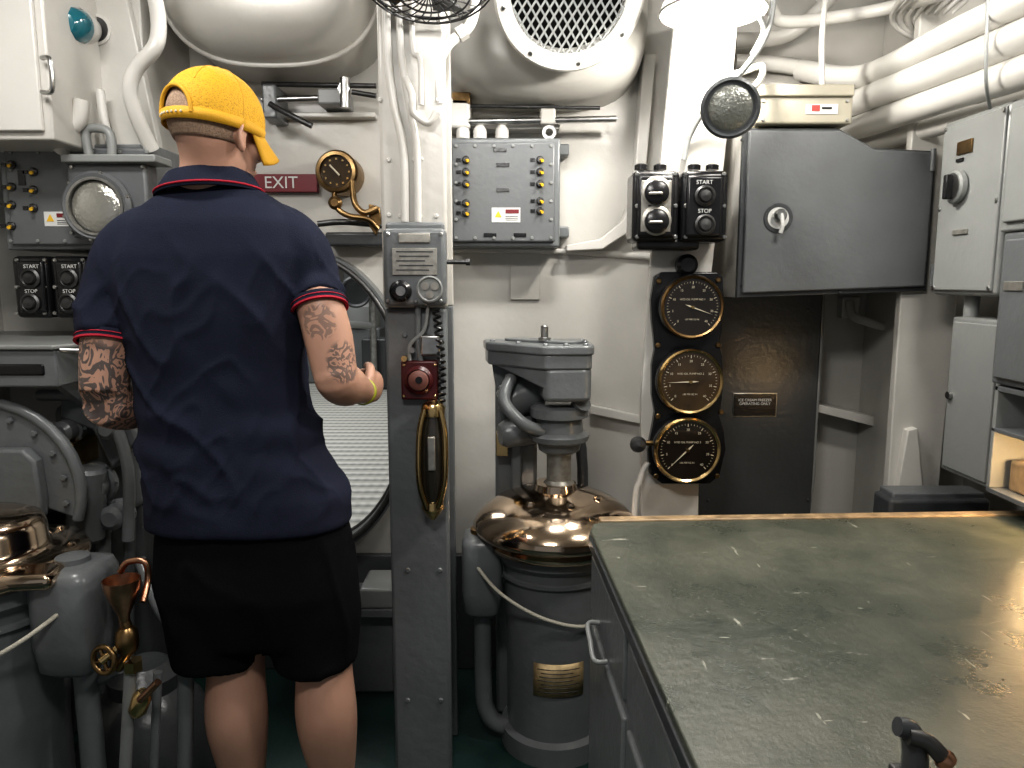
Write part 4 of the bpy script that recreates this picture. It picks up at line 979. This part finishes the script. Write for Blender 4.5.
elL = W(104, 402, 1.60); wrL = W(168, 412, 1.86)
elR = W(337, 380, 1.61); wrR = W(364, 392, 1.83)
parts.append(gtube(PL([(150, 250), (126, 268), (113, 300)])+[cuL, elL.lerp(cuL, .12), elL, elL.lerp(wrL, .25)+V((0, 0, -.005)), elL.lerp(wrL, .6), wrL], [.040, .046, .048, .053, .050, .050, .054, .043, .030], 20, 5))
parts.append(gtube(PL([(275, 250), (298, 266), (311, 286)])+[cuR, cuR.lerp(elR, .4)+V((.003, 0, 0)), elR.lerp(cuR, .14), elR, elR.lerp(wrR, .25)+V((0, 0, -.003)), elR.lerp(wrR, .6), wrR], [.040, .046, .048, .051, .053, .049, .047, .050, .040, .029], 20, 5))
def hand(wr, d, up, inn, curl):
    d = V(d).normalized(); up = V(up); up = (up-d*up.dot(d)).normalized(); n = d.cross(up)
    if n.dot(V(inn)) < 0: n = -n
    gs = [gtube([wr-d*.01, wr+d*.03, wr+d*.07, wr+d*.092], [.026, .036, .040, .036], 20, 4, ratio=1.0)]
    gs[0] = ([p-n*((p-wr).dot(n))*.52 for p in gs[0][0]], gs[0][1])
    lens = [(.040, .026, .020), (.045, .030, .022), (.041, .027, .021), (.032, .020, .018)]
    for i, L_ in enumerate(lens):
        base = wr+d*.082+up*(.030-.020*i)
        a = 0; p = base; pts = [base-d*.02, base]
        for j, l in enumerate(L_):
            a += curl*(.7 if j == 0 else 1.0)
            p = p+(d*cos(a)+n*sin(a))*l; pts.append(p)
        gs.append(gtube(pts, [.009, .0095, .0088, .008, .0065], 10, 3))
    t0 = wr+d*.028+up*.028
    gs.append(gtube([t0, t0+d*.028+up*.022+n*.012, t0+d*.052+up*.024+n*.03, t0+d*.07+up*.014+n*.042], [.015, .013, .011, .008], 10, 4))
    return gs, wr+d*.10+n*.028, up
gR, gripR, upR = hand(wrR, (.18, .85, .02), (.15, 0, 1), (-1, .2, 0), radians(52))
gL, gripL, upL = hand(wrL, (.25, .9, .15), (-.1, 0, 1), (1, .2, 0), radians(52))
parts += gR+gL
def leg(hip, knee, ank):
    return gtube([hip, hip.lerp(knee, .45), knee+V((0, 0, .06)), knee+V((0, 0, -.01)), knee.lerp(ank, .3)+V((0, -.018, 0)), knee.lerp(ank, .55)+V((0, -.012, 0)), knee.lerp(ank, .85), ank, ank+V((0, 0, -.05))],
                 [.090, .088, .072, .066, .072, .062, .042, .038, .040], 24, 5)
zk = .50
hipL = V((-.66, 1.66, .88)); knL = V((-.657, 1.65, zk)); anL = V((-.655, 1.67, .09))
hipR = V((-.50, 1.66, .88)); knR = V((-.447, 1.65, zk)); anR = V((-.432, 1.67, .09))
parts += [leg(hipL, knL, anL), leg(hipR, knR, anR)]
for an in (anL, anR):
    parts.append(gtube([an+V((0, -.03, -.05)), an+V((0, .03, -.045)), an+V((0, .12, -.06)), an+V((0, .17, -.065))], [.035, .036, .03, .02], 16, 3))
fuse("body", parts, .0055, skin, man, it=5)
EYEW = M("eye_white", (.8, .78, .75), .2); EYED = M("eye_iris", (.05, .08, .1), .15)
for s, n_ in ((-1, "left"), (1, "right")):
    mk("eye_"+n_, gell((s*.030, .078, -.006), (.0125, .0125, .0115), HM, 16, 10), EYEW, man, smooth=60)
    mk("iris_"+n_, gell((s*.030, .0875, -.006), (.006, .004, .006), HM, 12, 8), EYED, man, smooth=60)
hairm = M("buzz_hair", (.34, .235, .165), .8, bump=.5, bscale=500, var=.30, vscale=260)
vs, fs = [], []; NU, NV = 60, 16
for j in range(NV+1):
    z = -.054+.106*j/NV
    k = math.sqrt(max(1-((z-0.0)/.093)**2, .1))
    for i in range(NU+1):
        a = radians(176+188*i/NU)
        wx = .0785; wy = .0985
        vs.append(H(wx*k*cos(a), -.01+wy*k*sin(a), z+.02))
for j in range(NV):
    for i in range(NU):
        a = j*(NU+1)+i; fs.append((a, a+1, a+NU+2, a+NU+1))
mk("hair", (vs, fs), hairm, man, smooth=60, solid=.0015)
capm = M("yellow_cap_mesh", (.78, .40, .015), .75)
nt = capm.node_tree; b_ = nt.nodes["Principled BSDF"]; tc = nt.nodes.new("ShaderNodeTexCoord")
vo = nt.nodes.new("ShaderNodeTexVoronoi"); vo.inputs["Scale"].default_value = 260; bpn = nt.nodes.new("ShaderNodeBump"); bpn.inputs["Strength"].default_value = .5; bpn.inputs["Distance"].default_value = .002
cr = nt.nodes.new("ShaderNodeValToRGB"); cr.color_ramp.elements[0].color = (.34, .15, .004, 1); cr.color_ramp.elements[1].color = (.66, .36, .015, 1); cr.color_ramp.elements[0].position = .0; cr.color_ramp.elements[1].position = .45
nt.links.new(tc.outputs["Object"], vo.inputs["Vector"]); nt.links.new(vo.outputs["Distance"], bpn.inputs["Height"]); nt.links.new(vo.outputs["Distance"], cr.inputs["Fac"])
nt.links.new(cr.outputs["Color"], b_.inputs["Base Color"]); nt.links.new(bpn.outputs["Normal"], b_.inputs["Normal"])
capf = M("yellow_cap_fabric", (.60, .32, .015), .7, bump=.2, bscale=300)
cr_ = (.087, .107, .122); NU, NV = 120, 36
def cpt(a, v, k=1.0):
    th = v*pi/2
    bulge = 1+.06*sin(th*2)
    st = math.copysign(abs(sin(th))**.92, sin(th)) if abs(th) > 1e-6 else 0
    return H(cr_[0]*k*cos(th)*cos(a)*bulge, -.006+cr_[1]*k*cos(th)*sin(a)*bulge, .004+cr_[2]*k*st)
OPR = .052
vs, fs = [], []
for j in range(NV+1):
    for i in range(NU): vs.append(cpt(2*pi*i/NU, j/NV*.995))
for j in range(NV):
    for i in range(NU):
        a = 2*pi*(i+.5)/NU; da = abs(((a-1.5*pi)+pi) % (2*pi)-pi)*.095; dz = (j+.5)/NV*pi/2*.118
        if da*da+dz*dz < OPR**2: continue
        fs.append((j*NU+i, j*NU+(i+1) % NU, (j+1)*NU+(i+1) % NU, (j+1)*NU+i))
mk("cap_crown", (vs, fs), capm, man, smooth=70, solid=.003)
gs = []
for k in range(6):
    a0 = pi/2+k*pi/3+pi/6
    t0 = 0 if abs(((a0-1.5*pi)+pi) % (2*pi)-pi) > .7 else 3
    gs.append(gtube([cpt(a0, t/8, 1.012) for t in range(t0, 9)], .0018, 6, 2))
arc = []
for t in range(19):
    th = pi*t/18; arc.append(cpt(1.5*pi+OPR/.095*cos(th), OPR/.118*2/pi*sin(th), 1.015))
gs.append(gtube(arc, .0045, 8, 2))
mk("cap_seams", cat(*gs), capf, man, smooth=60)
mk("cap_button", gell((0, -.006, .128), (.008, .008, .005), HM, 14, 8), capf, man, smooth=60)
vs, fs = [], []
for i in range(61):
    a = 2*pi*i/60
    vs += [cpt(a, -.05, 1.02), cpt(a, .045, 1.02)]
for i in range(60): fs.append((2*i, 2*i+2, 2*i+3, 2*i+1))
mk("cap_strap_band", (vs, fs), capf, man, smooth=60, solid=.003)
bolts("cap_strap_snaps", [cpt(1.5*pi-.36+.12*i, .0, 1.04) for i in range(7)], HM.to_3x3() @ V((0, -1, 0)), .0028, CREAM, man)
vs, fs = [], []
for j in range(9):
    t = j/8
    for i in range(17):
        a = radians(15+150*i/16)
        bx, by = .086*cos(a), -.006+.106*sin(a)
        ex, ey = .080*cos(a), .032+.120*sin(a)
        x = bx+(ex-bx)*t; y = by+(ey-by)*t
        vs.append(H(x, y, .010-.030*t-6.0*x*x*(.3+.9*t)))
for j in range(8):
    for i in range(16):
        a = j*17+i; fs.append((a, a+1, a+18, a+17))
mk("cap_brim", (vs, fs), capf, man, smooth=70, solid=.004)

def clothm(n, col):
    return M(n, col, .9, bump=.25, bscale=420, var=.10, vscale=4, spec=.12)
navy = clothm("navy_pique_cotton", (.020, .023, .040)); redk = clothm("red_knit_trim", (.42, .03, .05)); blk = clothm("black_shorts_fabric", (.007, .007, .0085))
rows = [(181, 176, 242, .055, 1.66), (190, 158, 258, .072, 1.66), (203, 140, 278, .092, 1.66), (222, 122, 298, .112, 1.66), (255, 108, 312, .126, 1.66),
        (310, 114, 304, .13, 1.66), (360, 126, 298, .128, 1.66), (410, 135, 304, .125, 1.66), (460, 140, 324, .13, 1.66), (495, 141, 345, .136, 1.66), (528, 143, 347, .138, 1.66)]
torso = gloft([ering(r[1], r[2], r[0], r[3], r[4], 56, 2.5) for r in rows])
s1 = gtube(PL([(180, 222), (146, 236), (124, 259), (112, 298)])+[cuL], [.05, .064, .068, .065, .062], 28, 5)
s2 = gtube(PL([(245, 220), (282, 234), (302, 256), (313, 282)])+[cuR], [.05, .064, .068, .064, .060], 28, 5)
def fold(p, n):
    z = p.z
    q = V((p.x*3.2+p.z*1.4, p.y*3, p.z*5.0-p.x*2.0))
    d = noise.noise(q*1.1+V((3, 1, 7)))*.008
    q2 = V((p.x*8+p.z*6, p.y*6, p.z*3.5-p.x*5))
    rdg = 1-abs(noise.noise(q2)); d += (rdg**8)*.009-.002
    q3 = V((p.x*14-p.z*9+4, p.y*8, p.z*6+p.x*8))
    d += ((1-abs(noise.noise(q3)))**8)*.004
    w_ = min(1, max(0, (1.52-z)/.15))*max(.15, min(1, (z-.86)/.06))
    sx = p.x+.63
    if p.y < 1.66: d -= .010*math.exp(-(sx/.05)**2)*min(1, max(0, (1.45-z)*4))
    d += .0035*sin(z*70+p.x*9)*math.exp(-((z-1.05)/.09)**2)*min(1, abs(sx)/.1)
    return p+n*d*w_
fuse("polo_shirt", [torso, s1, s2], .007, navy, man, it=9, deform=fold)
def band(n, c, d, r, h, m, n_=40):
    lathe(n, [(r-.006, -h/2), (r, -h/2), (r+.001, h/2), (r-.006, h/2), (r-.006, -h/2)], c, d, m, man, seg=n_, cap=False)
for nm, c, s_, r in (("left", cuL, W(112, 298, 1.655), .0620), ("right", cuR, W(313, 270, 1.655), .0600)):
    d = (c-s_).normalized()
    band("cuff_"+nm, c+d*.003, d, r, .020, navy)
    band("cuff_stripe_"+nm, c+d*.002, d, r+.0012, .0022, redk)
    band("cuff_stripe_low_"+nm, c+d*.012, d, r+.001, .0045, redk)
cb = W(209, 187, 1.655)
def cring(rx, ry, dz, fr_=.0):
    return [V((cb.x+rx*cos(t), cb.y+.005+ry*sin(t), cb.z+dz-.03*sin(t)*fr_+.0072*cos(t))) for t in [2*pi*i/48 for i in range(48)]]
mk("collar", gloft([cring(.080, .070, .016, .3), cring(.088, .080, .024, .3), cring(.110, .098, -.012, .5), cring(.114, .102, -.022, .5)], cap=False), navy, man, smooth=60, solid=.004)
tube("collar_stripe", cring(.1145, .103, -.014, .5), .0022, redk, man, closed=True, k=1)
tube("collar_top_stripe", cring(.084, .074, .022, .3), .0025, navy, man, closed=True, k=1)
def gl(pxc, py, r, yc, n=36):
    c = W(pxc, py, YM)
    return [V((c.x+r*cos(t), yc+r*sin(t), c.z)) for t in [2*pi*i/n for i in range(n)]]
hips = gloft([ering(158, 335, 500, .113, 1.66, 40), ering(152, 345, 540, .123, 1.66, 40), ering(152, 350, 590, .130, 1.66, 40), ering(162, 350, 638, .11, 1.66, 40), ering(230, 290, 650, .06, 1.66, 40)])
lgL = gloft([gl(212, 540, .10, 1.66), gl(207, 580, .116, 1.66), gl(209, 620, .116, 1.66), gl(213, 664, .110, 1.66)])
lgR = gloft([gl(300, 540, .10, 1.66), gl(304, 580, .108, 1.66), gl(308, 620, .106, 1.66), gl(309, 668, .100, 1.66)])
def fold2(p, n):
    d = .008*noise.noise(V((p.x*7, p.y*7, p.z*2.5)))+.0035*sin(p.x*45+p.z*8)*max(0, min(1, (.75-p.z)/.15))
    d += ((1-abs(noise.noise(V((p.x*10+2, p.y*8, p.z*4+p.x*6)))))**8)*.006
    return p+n*d
fuse("shorts", [hips, lgL, lgR], .008, blk, man, it=5, deform=fold2)
shoe = M("black_sneaker", (.03, .03, .032), .6, bump=.2, bscale=200); sole = M("white_sole", (.6, .6, .58), .6)
for nm, an in (("left", anL), ("right", anR)):
    o = V((an.x, an.y, 0))
    def sring(k, z, ex=0):
        pts = []
        for t in [2*pi*i/32 for i in range(32)]:
            y = sin(t); wdt = .050*k*(1 if y < 0 else 1.05-.15*y*y)+ex
            pts.append(o+V((wdt*cos(t), .055+(.145*k+ex)*y, z)))
        return pts
    mk("sole_"+nm, gloft([sring(1, .0), sring(1.02, .012), sring(1, .028)]), sole, man, smooth=40)
    rings = [sring(.98, .026), sring(.97, .045), sring(.88, .065)]
    for z, k, ys in ((.085, .62, -.03), (.105, .50, -.05), (.115, .48, -.052)):
        rings.append([o+V((.055*k*1.5*cos(t), .055+ys+.11*k*sin(t), z)) for t in [2*pi*i/32 for i in range(32)]])
    mk("shoe_"+nm, gloft(rings), shoe, man, smooth=60)
lime = M("olive_yellow_plastic", (.35, .36, .03), .5)
tube("held_phone", [gripR-upR*.045, gripR+upR*.045], .012, BLACK, man, k=1, seg=18)
wd = (wrR-elR).normalized()
lathe("wristband", [(.031, -.007), (.034, -.005), (.034, .005), (.031, .007), (.031, -.007)], wrR-wd*.01, wd, lime, man, cap=False)

# =============================================================== LIGHTS
def area(n, loc, size, power, col=(1, 1, 1), tgt=None, sy=None):
    l = bpy.data.lights.new(n, 'AREA'); l.energy = power; l.color = col; l.shape = 'RECTANGLE'; l.size = size; l.size_y = sy or size
    o = bpy.data.objects.new(n, l); COL.objects.link(o); o.location = loc
    d = (V(tgt)-V(loc)) if tgt else V((0, 0, -1))
    o.rotation_euler = d.to_track_quat('-Z', 'Y').to_euler()
area("ceiling_light_front", (-.2, .3, 2.3), .4, 13, (1, .97, .93), (-.2, 1.6, .9), .2)
area("ceiling_light_left", (-1.0, 1.3, 2.3), .35, 8.5, (1, .975, .94), (-1.0, 1.7, .8), .15)
area("ceiling_light_centre", (.15, 1.75, 2.32), .25, 9.5, (1, .975, .94), (.1, 2.1, .9), .12)
area("ceiling_light_right", (.95, 1.2, 2.3), .35, 12, (1, .96, .90), (.9, 1.8, .8), .15)
area("ceiling_light_hatch", (-.65, 2.1, 2.3), .3, 2.5, (1, .98, .95), (-.6, 2.3, 1.0), .1)
area("passage_light", (-1.6, 5, 2.38), 1.2, 52, (1, 1, 1), None, 4)
pl_ = bpy.data.lights.new("pendant_bulb_light", 'POINT'); pl_.energy = 18; pl_.color = (1, .95, .88); pl_.shadow_soft_size = .03
po = bpy.data.objects.new("pendant_bulb_light", pl_); COL.objects.link(po); po.location = W(713, 12, 1.95)+V((0, 0, -.025))
w = bpy.data.worlds.new("world"); SC.world = w; w.use_nodes = True
w.node_tree.nodes["Background"].inputs[0].default_value = (.92, .95, 1, 1); w.node_tree.nodes["Background"].inputs[1].default_value = .25
SC.view_settings.view_transform = 'Standard'
try: SC.view_settings.look = 'Medium High Contrast'
except Exception: pass
